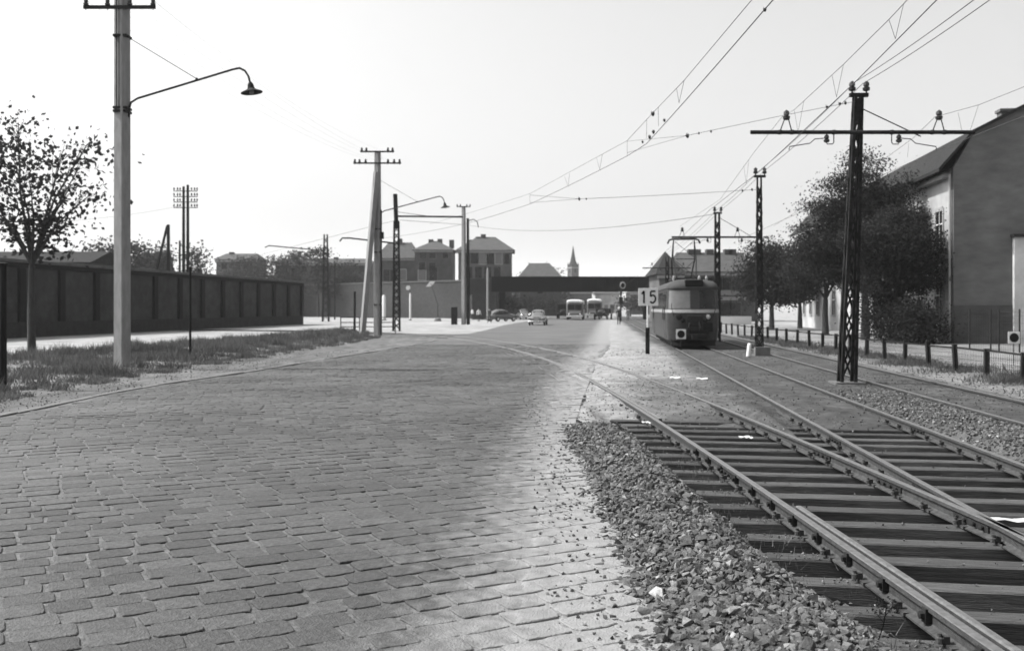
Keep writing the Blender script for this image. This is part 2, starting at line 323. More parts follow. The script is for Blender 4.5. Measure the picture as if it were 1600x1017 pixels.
# ---------------------------------------------------------------- setts
ang = math.radians(28); U = np.array([math.cos(ang), math.sin(ang)]); N_ = np.array([-math.sin(ang), math.cos(ang)])
def sett_geo(cx, cy, L_, W_, rot):
    n = 12; V = []
    base = [(-.5, -.30), (-.46, -.47), (-.2, -.5), (.2, -.5), (.46, -.47), (.5, -.3), (.5, .3), (.46, .47), (.2, .5), (-.2, .5), (-.46, .47), (-.5, .3)]
    jit = RNG.normal(0, 0.02, (n, 2)); bz = [(-0.05, 1.0), (-0.004, 0.992), (0.0, 0.955)]
    tilt = RNG.normal(0, 0.007, 2); zo = RNG.normal(0, 0.0016); co, si = math.cos(rot), math.sin(rot); rz_ = float(roadz(cx, cy))
    for z, s in bz:
        for k in range(n):
            x = (base[k][0] + jit[k, 0]) * L_; y = (base[k][1] + jit[k, 1]) * W_
            e = 0.022 * (1 - s) * 10
            x *= (1 - (1 - s) * 0.8); y *= (1 - (1 - s) * 1.1)
            V.append((cx + x * co - y * si, cy + x * si + y * co, z + zo + rz_ + x * tilt[0] + y * tilt[1]))
    V.append((cx, cy, 0.0018 + zo + rz_))
    return V
SF = []
for i in range(2):
    for k in range(12):
        a, b_ = i * 12 + k, i * 12 + (k + 1) % 12; SF += [(a, b_, b_ + 12), (a, b_ + 12, a + 12)]
for k in range(12): SF.append((24 + k, 24 + (k + 1) % 12, 36))
SF = np.array(SF)
setts = []
W0 = 0.24
row = -60
for r_ in range(-60, 260):
    t = r_ * W0; s = -60 + random.uniform(0, .3)
    while s < 60:
        L_ = random.choice([.23, .26, .28, .3, .32, .35]) * random.uniform(.93, 1.05); c = U * (s + L_ / 2) + N_ * t; s += L_
        x, y = c
        if y < 3.4 or y > SETT_END - .15 or x < ip(RL, y) + .17 or x > ip(RR, y) - .1: continue
        if y > 20:
            da = min(abs(x - bx(rail_A, y)), abs(x - bx(rail_B, y)))
            if da < 0.22: continue
        setts.append((x, y, L_ - .02 - .008 * random.random(), W0 - .007 - .006 * random.random(), ang + random.gauss(0, .012)))
def visible(x, y): px = CX + F * x / y; py = HY + F * CH / y; return -40 < px < 1640 and py < 1080
setts.sort(key=lambda q: (not visible(q[0], q[1]), q[0] ** 2 + q[1] ** 2))
for q in setts[:300]:
    V = np.array(sett_geo(*q)); V[:, 0] -= q[0]; V[:, 1] -= q[1]
    o = arr_mesh('sett', V, SF, 3, m_sett, road, smooth=False, attrs={'tone': np.full(37, RNG.uniform(.74, 1.3))}); o.location = (q[0], q[1], 0)
VV = []; FF = []; TT = []
for i, q in enumerate(setts[300:]):
    VV.append(sett_geo(*q)); FF.append(SF + 37 * i); TT.append(np.full(37, RNG.uniform(.76, 1.26)))
o = arr_mesh('sett_paving', np.concatenate([np.array(v) for v in VV]), np.concatenate(FF), 3, m_sett, road, attrs={'tone': np.concatenate(TT)}); setp(o, kind='stuff')
# ---------------------------------------------------------------- track bed heightfield
def bedz(X, Y):
    A = np.interp(Y, [p.y for p in rail_A[:60]], [p.x for p in rail_A[:60]]); Bx = A + 2 * GA
    C = t1(Y) - GA; D = t1(Y) + GA; E = t2(Y) - GA
    soil = -0.022 + 0.012 * vnoise(X, Y, 1.6, 4) + .009 * vnoise(X, Y, 5.3, 14)
    z = soil + (-0.045) * sm(0, .5, X - (C - .5))
    pitb = (1 - sm(13.2, 19.5, Y + 0.9 * vnoise(X, Y, .9, 6) + .5 * vnoise(X, Y, 3.1, 16))) * sm(0, .45, X - (A - 1.0))
    pitt = (1 - sm(12.6, 18.5, Y + 0.9 * vnoise(X, Y, .8, 7) + .5 * vnoise(X, Y, 2.9, 17))) * sm(0, .3, X - (C - .5))
    isb = 1 - sm(0, .25, X - (Bx + .25))
    pit = np.where(X < Bx + .25, pitb, np.maximum(pitt, pitb * isb)); pit = pit * (1 - sm(.1, .5, X - D))
    z = z * (1 - pit) + (-0.30 + .015 * vnoise(X, Y, 3, 8)) * pit
    # heap of crushed stone beside the paving
    wdt = np.clip((14.9 - Y) / 1.6, 0, 1); c0 = .62 + .05 * vnoise(X * 0, Y, 1.3, 9); pk = 1.32
    RLm = A - .33 + .36 * (1 - sm(4.9, 7.6, Y))
    prof = sm(c0, pk, X) * (1 - sm(pk + .1, RLm, X))
    lump = .14 + .035 * vnoise(X, Y, 2.3, 10)
    h = -0.03 + lump * prof
    hz = np.where(X < pk + .1, h, (-.03 + lump) * (1 - sm(pk + .1, RLm + .03, X)) + (-.29) * sm(pk + .1, RLm + .03, X))
    z = np.where((X < RLm + .03) & (wdt > 0), z * (1 - sm(0, 1, wdt)) + np.maximum(hz, z) * sm(0, 1, wdt), z)
    # second spread of stone between the two main tracks
    g = sm(9, 13, Y) * (1 - sm(19, 22, Y)) * sm(D + .1, D + .5, X) * (1 - sm(E - .5, E - .05, X)); g = np.maximum(g, (1 - sm(9, 13, Y)) * sm(D + .1, D + .5, X) * (1 - sm(E - .5, E - .05, X)))
    z = z + g * (.08 + .03 * vnoise(X, Y, 2, 11))
    z = np.where(Y > 24, np.maximum(z, -.058), z)
    return z
def bedtone(X, Y):
    A = np.interp(Y, [p.y for p in rail_A[:60]], [p.x for p in rail_A[:60]]); C = t1(Y) - GA; D = t1(Y) + GA; F_ = t2(Y) + GA
    t = 0.17 + .08 * sm(20, 34, Y) + .05 * vnoise(X, Y, 1.1, 20) + .03 * vnoise(X, Y, 4.1, 24)
    dark = sm(-.7, .1, X - (C - .4) + .35 * vnoise(X, Y, 1.7, 21)); t = t * (1 - dark) + (.06 + .02 * vnoise(X, Y, 2.7, 22)) * dark
    mid = sm(0, 1.2, X - (A - .2)) * (1 - sm(22, 25, Y)) * (1 - dark); t = t * (1 - .42 * mid)
    pit = 1 - sm(13.5, 18.5, Y + .8 * vnoise(X, Y, 1.3, 26)); t = t * (1 - pit * sm(A - .9, A - .4, X)) + .045 * pit * sm(A - .9, A - .4, X)
    hp = (1 - sm(14.2, 15.2, Y)) * sm(.5, .75, X); t = t * (1 - hp) + .085 * hp
    RX = np.interp(Y, [p[0] for p in RR], [p[1] for p in RR]); dm = (1 - sm(-.2, 1.7, X - RX + .5 * vnoise(X, Y, 1.9, 28))) * sm(14.3, 15.6, Y); t = t * (1 - dm) + (.31 + .04 * vnoise(X, Y, 5, 29)) * dm
    r = sm(.2, .7, X - F_); t = t * (1 - r) + (.17 + .06 * vnoise(X, Y, 1.0, 23)) * r
    return t
def grid(name, x0, x1, nx, y0, y1, ny):
    xs = np.linspace(x0, x1, nx); ys = np.linspace(y0, y1, ny); X, Y = np.meshgrid(xs, ys); Z = bedz(X, Y)
    Z[-1, :] = np.minimum(Z[-1, :], Z[-1, :]); T = bedtone(X, Y)
    i = np.arange(ny - 1)[:, None] * nx + np.arange(nx - 1)[None, :]; Fc = np.stack([i, i + 1, i + nx + 1, i + nx], -1).reshape(-1, 4)
    Z = Z + RNG.normal(0, .007, Z.shape) * (Y < 24)
    o = arr_mesh(name, np.stack([X, Y, Z], -1).reshape(-1, 3), Fc, 4, m_trackground, smooth=True, attrs={'tone': T.ravel()}); return setp(o, kind='structure')
bed = grid('track_bed', HX0, HX1 + .3, 170, HY0, HY1 + .1, 400)
# track bed further off (strip following the tracks)
ys = np.linspace(26, 200, 120); V = []; T = []
nx = 34
for y in ys:
    xs = np.linspace(ip(RR, y) - .4, t2(y) + 4.2, nx)
    for x in xs: V.append((x, y, max(-.058, float(bedz(np.array(x), np.array(y)))) if y < 60 else (-.01 if x < t1(y) - 1.3 else -.055))); T.append(float(bedtone(np.array(x), np.array(y))))
i = np.arange(len(ys) - 1)[:, None] * nx + np.arange(nx - 1)[None, :]; Fc = np.stack([i, i + 1, i + nx + 1, i + nx], -1).reshape(-1, 4)
setp(arr_mesh('far_track_bed', np.array(V), Fc, 4, m_trackground, smooth=True, attrs={'tone': T}), kind='structure')
# ---------------------------------------------------------------- crushed stone
def hull_stone(rng):
    bm = bmesh.new()
    for _ in range(9):
        v = rng.normal(0, 1, 3); v /= np.linalg.norm(v); v *= rng.uniform(.75, 1.1); bm.verts.new((v[0] * 1.15, v[1] * .85, v[2] * .8))
    bmesh.ops.convex_hull(bm, input=bm.verts); bm.verts.ensure_lookup_table()
    for v in [v for v in bm.verts if not v.link_faces]: bm.verts.remove(v)
    bmesh.ops.triangulate(bm, faces=bm.faces); bm.verts.index_update()
    V = np.array([v.co[:] for v in bm.verts]); Fc = np.array([[v.index for v in f.verts] for f in bm.faces]); bm.free(); return V, Fc
STONES = [hull_stone(RNG) for _ in range(16)]
def scatter(name, pts, sizes, tones, mat, parent=None, flat=.8):
    VV, FF, TT = [], [], []; base = 0
    for (x, y, z), s, t in zip(pts, sizes, tones):
        V, Fc = STONES[RNG.integers(16)]; a, b_, c = RNG.uniform(0, 6.28), RNG.normal(0, .45), RNG.normal(0, .45)
        R = np.array((Matrix.Rotation(a, 3, 'Z') @ Matrix.Rotation(b_, 3, 'X') @ Matrix.Rotation(c, 3, 'Y')))
        VV.append((V @ R.T) * s + (x, y, z)); FF.append(Fc + base); TT.append(np.full(len(V), t)); base += len(V)
    o = arr_mesh(name, np.concatenate(VV), np.concatenate(FF), 3, mat, parent, attrs={'tone': np.concatenate(TT)}); return setp(o, kind='stuff')
pts, sz, tn = [], [], []
def addst(x, y, s, t): pts.append((x, y, float(bedz(np.array(x), np.array(y))) + s * .25)); sz.append(s); tn.append(t)
def stonetone(): return float(np.clip(RNG.lognormal(-2.25, .42), .04, .5))
n = 0
while n < 19500:
    y = 3.0 + 11.9 * random.random() ** 1.25; x = random.uniform(.5, 2.45)
    A = bx(rail_A, y); e0 = .64 + .09 * float(vnoise(0, y, 1.3, 9)) + random.gauss(0, .05)
    if x < e0 or x > A - .36 + .36 * float(1 - sm(4.9, 7.6, y)) + random.gauss(0, .09): continue
    if y > 14 and random.random() < (y - 14) / .9: continue
    s = .008 + .026 * random.random() ** 1.6 if random.random() < .8 else random.uniform(.026, .042 + .02 * (random.random() < .15))
    addst(x, y, s, stonetone()); n += 1
for _ in range(5200):                                # strays on the paving, the dust and in the pit
    y = random.uniform(3, 24); x = random.uniform(.2, 5.5)
    z = float(bedz(np.array(x), np.array(y)))
    if x < .64: z = float(roadz(x, y))
    s = random.uniform(.005, .02); pts.append((x, y, z + s * .3)); sz.append(s); tn.append(stonetone())
for _ in range(120):
    y = random.uniform(3.6, 12); x = .62 - abs(random.gauss(0, .16)); s = random.uniform(.008, .022); pts.append((x, y, float(roadz(x, y)) + s * .4)); sz.append(s); tn.append(stonetone() * .8)
for _ in range(2600):
    y = random.uniform(13, 40); x = random.uniform(ip(GN, y), ip(RL, y)); s = random.uniform(.008, .026); pts.append((x, y, -.02)); sz.append(s); tn.append(stonetone() * 1.2)
for _ in range(3000):
    y = random.uniform(14, 42); x = random.uniform(ip(RR, y), t2(y) + 3); s = random.uniform(.008, .03); pts.append((x, y, max(-.058, float(bedz(np.array(x), np.array(y)))) + s * .2)); sz.append(s); tn.append(stonetone() * (1.1 if x < t1(y) - 1 else .75))
scatter('gravel_heap', pts, sz, tn, m_stone)
pts, sz, tn = [], [], []; n = 0
while n < 6500:
    y = 8.5 + 13 * random.random(); D = t1(y) + GA; E = t2(y) - GA; x = random.uniform(D + .12, E - .05)
    if y > 18 and random.random() < (y - 18) / 3.5: continue
    addst(x, y, random.uniform(.014, .04), stonetone() * .95); n += 1
for _ in range(2500):
    y = random.uniform(9, 26); x = random.uniform(t1(y) + GA, 12.4); addst(x, y, random.uniform(.008, .02), stonetone() * .7)
scatter('gravel_between_tracks', pts, sz, tn, m_stone)
# ---------------------------------------------------------------- tracks
PROF = [(-.062, -.14), (.062, -.14), (.062, -.128), (.02, -.115), (.009, -.105), (.009, -.045), (.034, -.035), (.034, -.004), (.027, 0), (-.027, 0), (-.034, -.004), (-.034, -.035), (-.009, -.045), (-.009, -.105), (-.02, -.115), (-.062, -.128)]
HEADF = {7, 8, 9}
def rail(path, parent, name='rail', prof=PROF, z=0.0, head=HEADF):
    V, Fc, mi = [], [], []; n = len(prof)
    for i, p in enumerate(path):
        t = (path[min(i + 1, len(path) - 1)] - path[max(i - 1, 0)]).normalized(); r = Vector((t.y, -t.x, 0))
        for a, b_ in prof: V.append(Vector((p.x, p.y, z + b_)) + r * a)
    for i in range(len(path) - 1):
        for k in range(n): a, b_ = i * n + k, i * n + (k + 1) % n; Fc.append((a, b_, b_ + n, a + n)); mi.append(0 if k in head else 1)
    me = bpy.data.meshes.new(name); me.from_pydata([tuple(v) for v in V], [], Fc + [tuple(range(n)), tuple(len(V) - n + k for k in range(n - 1, -1, -1))])
    me.materials.append(m_railhead); me.materials.append(m_railweb); me.polygons.foreach_set('material_index', mi + [1, 1]); me.update()
    o = bpy.data.objects.new(name, me); COL.objects.link(o); o.parent = parent; return o
track_b = thing('tram_track', 'branch tram track curving across the paved road into the left side street', 'track')
track_1 = thing('tram_track', 'straight tram track under the number 15 tram, nearest the road', 'track')
track_2 = thing('tram_track', 'tram track right of the lattice masts, along the low mesh fence', 'track')
rA = [p for p in rail_A if p.y > -20]; rB = [p for p in rail_B if p.y > -20]
rail(rA, track_b); rail(rB, track_b)
for s in (-GA, GA):
    rail([Vector((t1(y) + s, y, 0)) for y in YS], track_1); rail([Vector((t2(y) + s, y, -.01)) for y in YS], track_2)
GPROF = [(-.02, -.1), (.02, -.1), (.022, -.012), (.016, 0), (-.016, 0), (-.022, -.012)]
# check rails: one lies against the near part of the left rail, one ends where the paving begins; grooved strips in the paving
def sub(path, y0, y1, d):
    ys = np.linspace(y0, y1, 14); return [Vector((bx(path, y) + d, y, 0)) for y in ys]
CK = [(a * 1.0, b_) for a, b_ in [(-.045, -.135), (.05, -.135), (.05, -.12), (.02, -.1), (.03, -.03), (.03, .002), (.018, .012), (-.018, .012), (-.026, .0), (-.02, -.05)]]
rail(sub(rail_A, 2.0, 8.45, .085), track_b, 'check_rail', CK, 0, {5, 6, 7})
rail(sub(rail_A, 15.2, 24, .085), track_b, 'check_rail', CK, -.012, {5, 6, 7})
for pth in (rail_A, rail_B):
    idx = [p for p in pth if 23 < p.y < 69 and True]
    rail(offset(idx, .085 if pth is rail_A else -.085), track_b, 'groove_lip', GPROF, .001, {2, 3, 4})
for d in (-.42, -.75):
    rail(offset([p for p in branch if 21 < p.y < 40], -GA + d), track_b, 'groove_lip', [(a * .7, b_) for a, b_ in GPROF], .0005, {2, 3, 4})
# sleepers: lie 9 degrees across, the right end nearer
sa = math.radians(-9); SD = Vector((math.cos(sa), math.sin(sa), 0))
def hit(fn, p):                                       # where the sleeper line through p meets x = fn(y)
    y = p.y
    for _ in range(8): y = p.y + (fn(y) - p.x) * math.tan(sa)
    return fn(y), y
slp = []
def sleeper(parent, a, b_, y0):
    """a,b_: x distances left/right of the anchor"""
    pass
fA = lambda y: bx(rail_A, y); fB = lambda y: bx(rail_B, y); fC = lambda y: t1(y) - GA; fD = lambda y: t1(y) + GA
clip0 = None
def make_clip():
    m = MB(); m.box(-.075, .075, -.09, .09, -.142, -.118); m.box(.05, .085, -.02, .02, -.118, -.075); m.lathe([(.022, -.118), (.022, -.085), (.014, -.08), (.014, -.06)], (.1, .0, 0), 8)
    m.box(-.085, -.05, -.02, .02, -.118, -.075); m.lathe([(.022, -.118), (.022, -.085), (.014, -.08), (.014, -.06)], (-.1, .0, 0), 8); return m
def make_lug():
    m = MB(); m.box(-.05, -.012, -.03, .03, -.105, -.02); m.lathe([(.001, 0), (.024, 0), (.024, .03), (.012, .034)], (0, 0, 0), 6, Matrix.Translation((-.045, 0, -.06)) @ Matrix.Rotation(math.radians(-90), 4, 'Y')); return m
clips = {}
def clip(parent, x, y, kind='rail_clip'):
    if kind not in clips:
        clips[kind] = (make_clip() if kind == 'rail_clip' else make_lug()).build(kind, m_railweb if kind == 'rail_clip' else m_iron, parent); o = clips[kind]; o.location = (x, y, 0)
    else: o = inst(clips[kind], parent, (x, y, 0))
    o.rotation_euler.z = math.radians(.7)
y = 3.4; k = 0
while y < 19.4:
    xa = fA(y); anchor = Vector((xa, y, 0)); xb, yb = hit(fB, anchor); xc, yc = hit(fC, anchor); xd, yd = hit(fD, anchor)
    left = xa - .46 - random.uniform(0, .1); spans = []
    if y > 10.6:
        spans.append((left, (xb + min(xc, xb + .8)) / 2 if xc - xb < .8 else xb + .38, track_b))
        if y < 18.8: spans.append(((xb + xc) / 2 + .02 if xc - xb < .8 else xc - .38, xd + .2, track_1))
    else: spans.append((left, xd + .22, track_b))
    for x0, x1, par in spans:
        p0 = anchor + SD * ((x0 - xa) / SD.x); p1 = anchor + SD * ((x1 - xa) / SD.x); L_ = (p1 - p0).length
        wd = random.uniform(.19, .225) / 2; m = MB(); nseg = 6; jv = []
        V = []; 
        for i in range(nseg + 1):
            xx = -L_ / 2 + L_ * i / nseg
            for (yy, zz) in ((-wd, -.15), (wd, -.15), (wd, -.012), (wd - .015, 0), (-wd + .015, 0), (-wd, -.012)):
                V.append((xx + random.uniform(-.01, .01) * (i in (0, nseg)), yy + random.uniform(-.006, .006), zz + random.uniform(-.004, .004) * (zz > -.1)))
        Fc = [(i * 6 + q, i * 6 + (q + 1) % 6, i * 6 + 6 + (q + 1) % 6, i * 6 + 6 + q) for i in range(nseg) for q in range(6)] + [tuple(range(5, -1, -1)), tuple(nseg * 6 + q for q in range(6))]
        o = m.add(V, Fc).build('sleeper', m_wood, par); o.location = ((p0.x + p1.x) / 2, (p0.y + p1.y) / 2, -.142 + random.uniform(-.012, 0)); o.rotation_euler.z = sa + random.gauss(0, .008)
        a = o.data.attributes.new('tone', 'FLOAT', 'POINT'); a.data.foreach_set('value', np.full(len(o.data.vertices), random.uniform(.75, 1.35), dtype=np.float32))
    slp.append((xa, y))
    for (x_, y_) in ((xa, y), (xb, yb)): clip(track_b, x_, y_)
    if y < 16.4:
        for (x_, y_) in ((xc, yc), (xd, yd)): clip(track_1, x_, y_)
    if y < 12: clip(track_b, fA(y + .32), y + .32, 'web_lug')
    y += .64 + random.uniform(-.025, .025); k += 1
rub_p, rub_s, rub_t = [], [], []
for _ in range(2600):
    y = random.uniform(3.6, 15); x = bx(rail_A, y) - abs(random.gauss(.12, .14)) - .06 if random.random() < .6 else random.uniform(bx(rail_A, y), t1(y) + GA); s = random.uniform(.004, .016)
    near = min((abs(((q_[1] + (x - q_[0]) * math.tan(sa)) - y)) for q_ in slp), default=9)
    if near < .09: rub_p.append((x, y, -.142 + s * .5)); rub_s.append(s); rub_t.append(stonetone())
scatter('sleeper_rubble', rub_p, rub_s, rub_t, m_stone)
# fishplates
def fishplate(path, y, parent):
    x = path(y); m = MB()
    for s in (-1, 1):
        m.box(s * .016 - .008, s * .016 + .008, -.3, .3, -.1, -.05)
        for q in (-.22, -.08, .08, .22): m.lathe([(.001, 0), (.017, 0), (.017, .022), (.008, .026)], (0, 0, 0), 6, Matrix.Translation((s * .024, q, -.075)) @ Matrix.Rotation(math.radians(90 * s), 4, 'Y'))
    o = m.build('fishplate', m_iron, parent); o.location = (x, y, 0); o.rotation_euler.z = -math.atan(path(y + 1) - path(y))
fishplate(fA, 10.55, track_b); fishplate(fB, 11.9, track_b); fishplate(fB, 9.9, track_b); fishplate(fC, 9.6, track_1); fishplate(fD, 14.3, track_1); fishplate(fC, 13.2, track_1); fishplate(fB, 8.2, track_b)
fishplate(lambda y: t2(y) - GA, 21.4, track_2); fishplate(lambda y: t2(y) + GA, 21.6, track_2)
m = MB(); m.box(-.03, .03, -.4, .4, -.12, -.01); o = m.build('check_block', m_iron, track_b); o.location = (fB(8.0) + .04, 7.75, 0)
# ---------------------------------------------------------------- grass, weeds, litter
def grassblades(name, gen, n, hmin, hmax, mat, wid=.012):
    V = np.zeros((n * 3, 3)); T = np.zeros(n * 3)
    for i in range(n):
        x, y, z, k_ = gen(); h = random.uniform(hmin, hmax) * k_; a = random.uniform(0, 6.28); lx, ly = random.gauss(0, .35) * h, random.gauss(0, .35) * h; ww = wid * random.uniform(.7, 1.8)
        V[3 * i] = (x - ww * math.cos(a), y - ww * math.sin(a), z); V[3 * i + 1] = (x + ww * math.cos(a), y + ww * math.sin(a), z); V[3 * i + 2] = (x + lx, y + ly, z + h); T[3 * i:3 * i + 3] = random.uniform(.5, 1.3) * (1 + .55 * float(vnoise(x, y, 1.6, 50)))
    o = arr_mesh(name, V, np.arange(n * 3), 3, mat, attrs={'tone': T}); return setp(o, kind='stuff')
def gen_verge():
    while True:
        y = random.uniform(14, 66); a, b_ = ip(GF, y), ip(GN, y); x = random.uniform(a - .3, b_ + .45); d = float(vnoise(x, y, .9, 30)) + .5 * float(vnoise(x, y, 3, 31))
        if random.random() < .35 + .5 * d + .15 * 1: return x, y, bankz(x, y) - .04, max(.25, .55 + .75 * d)
grassblades('verge_grass', gen_verge, 75000, .08, .4, m_grass, .014)
def gen_sh():
    while True:
        y = random.uniform(12, 60); x = random.uniform(ip(GN, y), ip(GN, y) + 1.3)
        if float(vnoise(x, y, 1.4, 61)) + .4 * float(vnoise(x, y, 4, 62)) > .15: return x, y, -.03, 1
grassblades('shoulder_weeds', gen_sh, 9000, .03, .14, m_grass, .012)
def gen_right():
    while True:
        y = random.uniform(14, 60); x = ip([(14, 11.6), (60, 14.4)], y) + random.gauss(.3, .7); d = float(vnoise(x, y, .8, 33))
        if random.random() < .3 + .6 * d and x > t2(y) + GA + .5: return x, y, -.06, .6 + .4 * max(d, 0)
grassblades('fence_grass', gen_right, 16000, .06, .26, m_grass, .012)
def gen_bed():
    y = 3.2 + 9 * random.random(); return bx(rail_A, y) - .5 + random.gauss(0, .22), y, -.12, 1
grassblades('track_weeds', gen_bed, 500, .03, .12, m_grass, .002)
def litter(loc, w_, d_, rz, label):
    m = MB(); n = 4; V = [(w_ * (i / n - .5), d_ * (j / n - .5), .012 + .012 * math.sin(i * 2.1 + j * 1.7)) for j in range(n + 1) for i in range(n + 1)]
    m.add(V, [(j * (n + 1) + i, j * (n + 1) + i + 1, (j + 1) * (n + 1) + i + 1, (j + 1) * (n + 1) + i) for j in range(n) for i in range(n)])
    o = m.build('paper_scrap', m_paper, smooth=True); o.location = loc; o.rotation_euler.z = rz; setp(o, label, 'litter', 'scraps of paper on the track bed')
litter(G(1055, 590.5, -.02), .26, .5, -.15, 'white curled paper scrap on pale earth, left one of a pair'); litter(G(1097, 592, -.03), .28, .5, -.2, 'flat white paper scrap on earth right of the curled one')
litter((4.45, 8.5, -.135), .42, .12, -.1, 'long white paper strip lying on a sleeper at the right edge'); litter((3.4, 13.9, -.13), .16, .2, .4, 'small pale paper scrap between rails near the fishplate')
litter((2.05, 14.6, 0.0), .1, .16, .4, 'tiny white paper scrap by the left rail near the gravel')
# small weed with a thin stalk beside the near rail
wd_ = thing('weed', 'small wiry weed growing from stones beside the near rail', 'plant', (2.06, 5.4, -.12))
m = MB(); m.tube([(0, 0, 0), (.03, 0, .09), (.05, .01, .19)], .003, 5); m.tube([(.03, 0, .1), (-.02, 0, .17)], .002, 4); m.tube([(.04, 0, .14), (.09, .02, .19)], .002, 4); m.build('stalk', m_grass, wd_)
m = MB()
for _ in range(90):
    c = Vector((random.gauss(.045, .035), random.gauss(0, .03), random.uniform(.14, .24))); d = Vector((random.gauss(0, 1), random.gauss(0, 1), random.gauss(0, 1))).normalized() * .009; e = d.orthogonal().normalized() * .005; m.add([c - d, c + e, c + d, c - e], [(0, 1, 2, 3)])
setp(m.build('leaf_tufts', m_grass, wd_), kind='stuff')
# ---------------------------------------------------------------- trees
def make_tree(name, label, base, height, crown_c, lobes, nleaf, leaf, mat, trunk_r, fork, seed, cat='tree', group=None, bark=None):
    """lobes: (dx,dy,z,rx,ry,rz) ellipsoids in which clumps of leaves hang; limbs run to each lobe"""
    rs = random.Random(seed); rn = np.random.default_rng(seed)
    t = thing(name, label, cat, base, 0, group); m = MB()
    top = Vector((crown_c[0] * .4, crown_c[1] * .4, fork)); m.tube([(0, 0, -.2), (rs.uniform(-.05, .05), 0, fork * .5), top], [trunk_r * 1.25, trunk_r, trunk_r * .82], 9); m.build('trunk', bark or m_bark, t, smooth=True)
    m = MB(); tips = []
    for (dx, dy, z, rx, ry, rz) in lobes:
        c = Vector((dx, dy, z)); mid = top.lerp(c, .5) + Vector((rs.uniform(-.25, .25), rs.uniform(-.2, .2), rs.uniform(-.2, .35)))
        m.tube([top, mid, c], [trunk_r * .5, trunk_r * .3, trunk_r * .12], 6, cap=False)
        for _ in range(6):
            d = Vector((rs.gauss(0, 1), rs.gauss(0, 1), rs.gauss(.2, .8))).normalized(); e = c + Vector((d.x * rx, d.y * ry, d.z * rz)) * rs.uniform(.7, .97); s0 = mid.lerp(c, rs.uniform(.2, 1))
            m.tube([s0, s0.lerp(e, .5) + Vector((0, 0, .08)), e], [trunk_r * .13, trunk_r * .08, .006], 4, cap=False)
    m.build('limbs', bark or m_bark, t, smooth=True)
    NL = 13 if name == 'young_tree' else 22
    tot = sum(l[3] * l[4] * l[5] for l in lobes) ; C = []; S = []
    for (dx, dy, z, rx, ry, rz) in lobes:
        ncl = max(6, int(nleaf / NL * rx * ry * rz / tot))
        for _ in range(ncl):
            d = rn.normal(0, 1, 3); d /= np.linalg.norm(d); r = rn.uniform(.35, 1.0) ** .5; cl = np.array([dx + d[0] * rx * r, dy + d[1] * ry * r, z + d[2] * rz * r]); sp = leaf * rn.uniform(1.6, 3.2) * (1 if leaf > .18 else 1.7) * (.8 if name == 'young_tree' else 1); tn_ = rn.uniform(.7, 1.3)
            q = rn.normal(0, 1, (NL, 3)) * (sp, sp, sp * .45) + cl; C.append(q); S.append(np.full(NL, tn_))
    C = np.concatenate(C); S = np.concatenate(S) * rn.uniform(.8, 1.2, len(C)); n = len(C)
    a = rn.normal(0, 1, (n, 3)); a /= np.linalg.norm(a, axis=1)[:, None]; b_ = np.cross(a, rn.normal(0, 1, (n, 3))); b_ /= np.linalg.norm(b_, axis=1)[:, None]
    sz_ = leaf * rn.uniform(.5, 1.15, n)[:, None]; a *= sz_ * .62; b_ *= sz_ * .42
    V = np.stack([C - a, C + b_, C + a, C - b_], 1).reshape(-1, 3)
    arr_mesh('crown', V, np.arange(n * 4), 4, mat, t, attrs={'tone': np.repeat(S, 4)}); return t
tb = G(50, 556)
make_tree('young_tree', 'young street tree with sparse big leaves on the left verge, crown cut by the frame', tb, 9, (0, 0, 5), [(-.3, 0, 4.6, 1.3, 1.2, .8), (.95, .2, 4.9, .8, .9, .6), (-1.5, 0, 5.4, 1.0, 1, 1.2), (.1, -.3, 6.2, 1.2, 1.1, .9), (1.3, .3, 6.3, .65, .7, .6), (-.8, .2, 7.3, 1.2, 1.1, .8), (1.75, 0, 6.9, .5, .5, .45), (1.0, .2, 7.4, .4, .5, .4), (-.5, 0, 8.5, .55, .5, .4), (-2.2, .2, 6.8, 1, 1, 1), (2.0, 0, 7.7, .28, .3, .25), (.3, 0, 3.9, .9, .8, .35), (2.1, .1, 5.9, .3, .3, .2)],
          2900, .18, m_leaf, .13, 3.3, 3)
Bx_ = lambda px, Y: Vector(((px - CX) / F * Y, Y, -.07))
make_tree('locust_tree', 'tallest dark broad tree behind the near lattice mast', Bx_(1352, 54), 11, (0, 0, 6), [(0, 0, 6.2, 2.3, 2.2, 1.3), (-2.3, 0, 5.3, 1.4, 1.3, .6), (-1.7, .2, 7.4, 1.4, 1.3, .6), (-.6, 0, 8.8, 1.3, 1.3, .7), (-.4, 0, 10.2, .7, .8, .45), (-3.4, 0, 6.3, .65, .7, .22), (1.3, 0, 8.0, 1.3, 1.3, .7), (2.3, -.3, 9.0, .7, .6, .25), (.6, 0, 4.4, 2.2, 1.7, .8), (-1.9, 0, 4.0, 1.3, 1.3, .6), (2.6, -.3, 6.6, 1.3, 1.3, .7), (-2.1, 0, 8.7, .6, .6, .3), (.7, 0, 9.9, .5, .6, .25), (-3.0, 0, 4.6, .7, .7, .35), (0.1, 0, 7.6, 1.5, 1.4, .6)],
          62000, .115, m_leaf, .22, 2.7, 5)
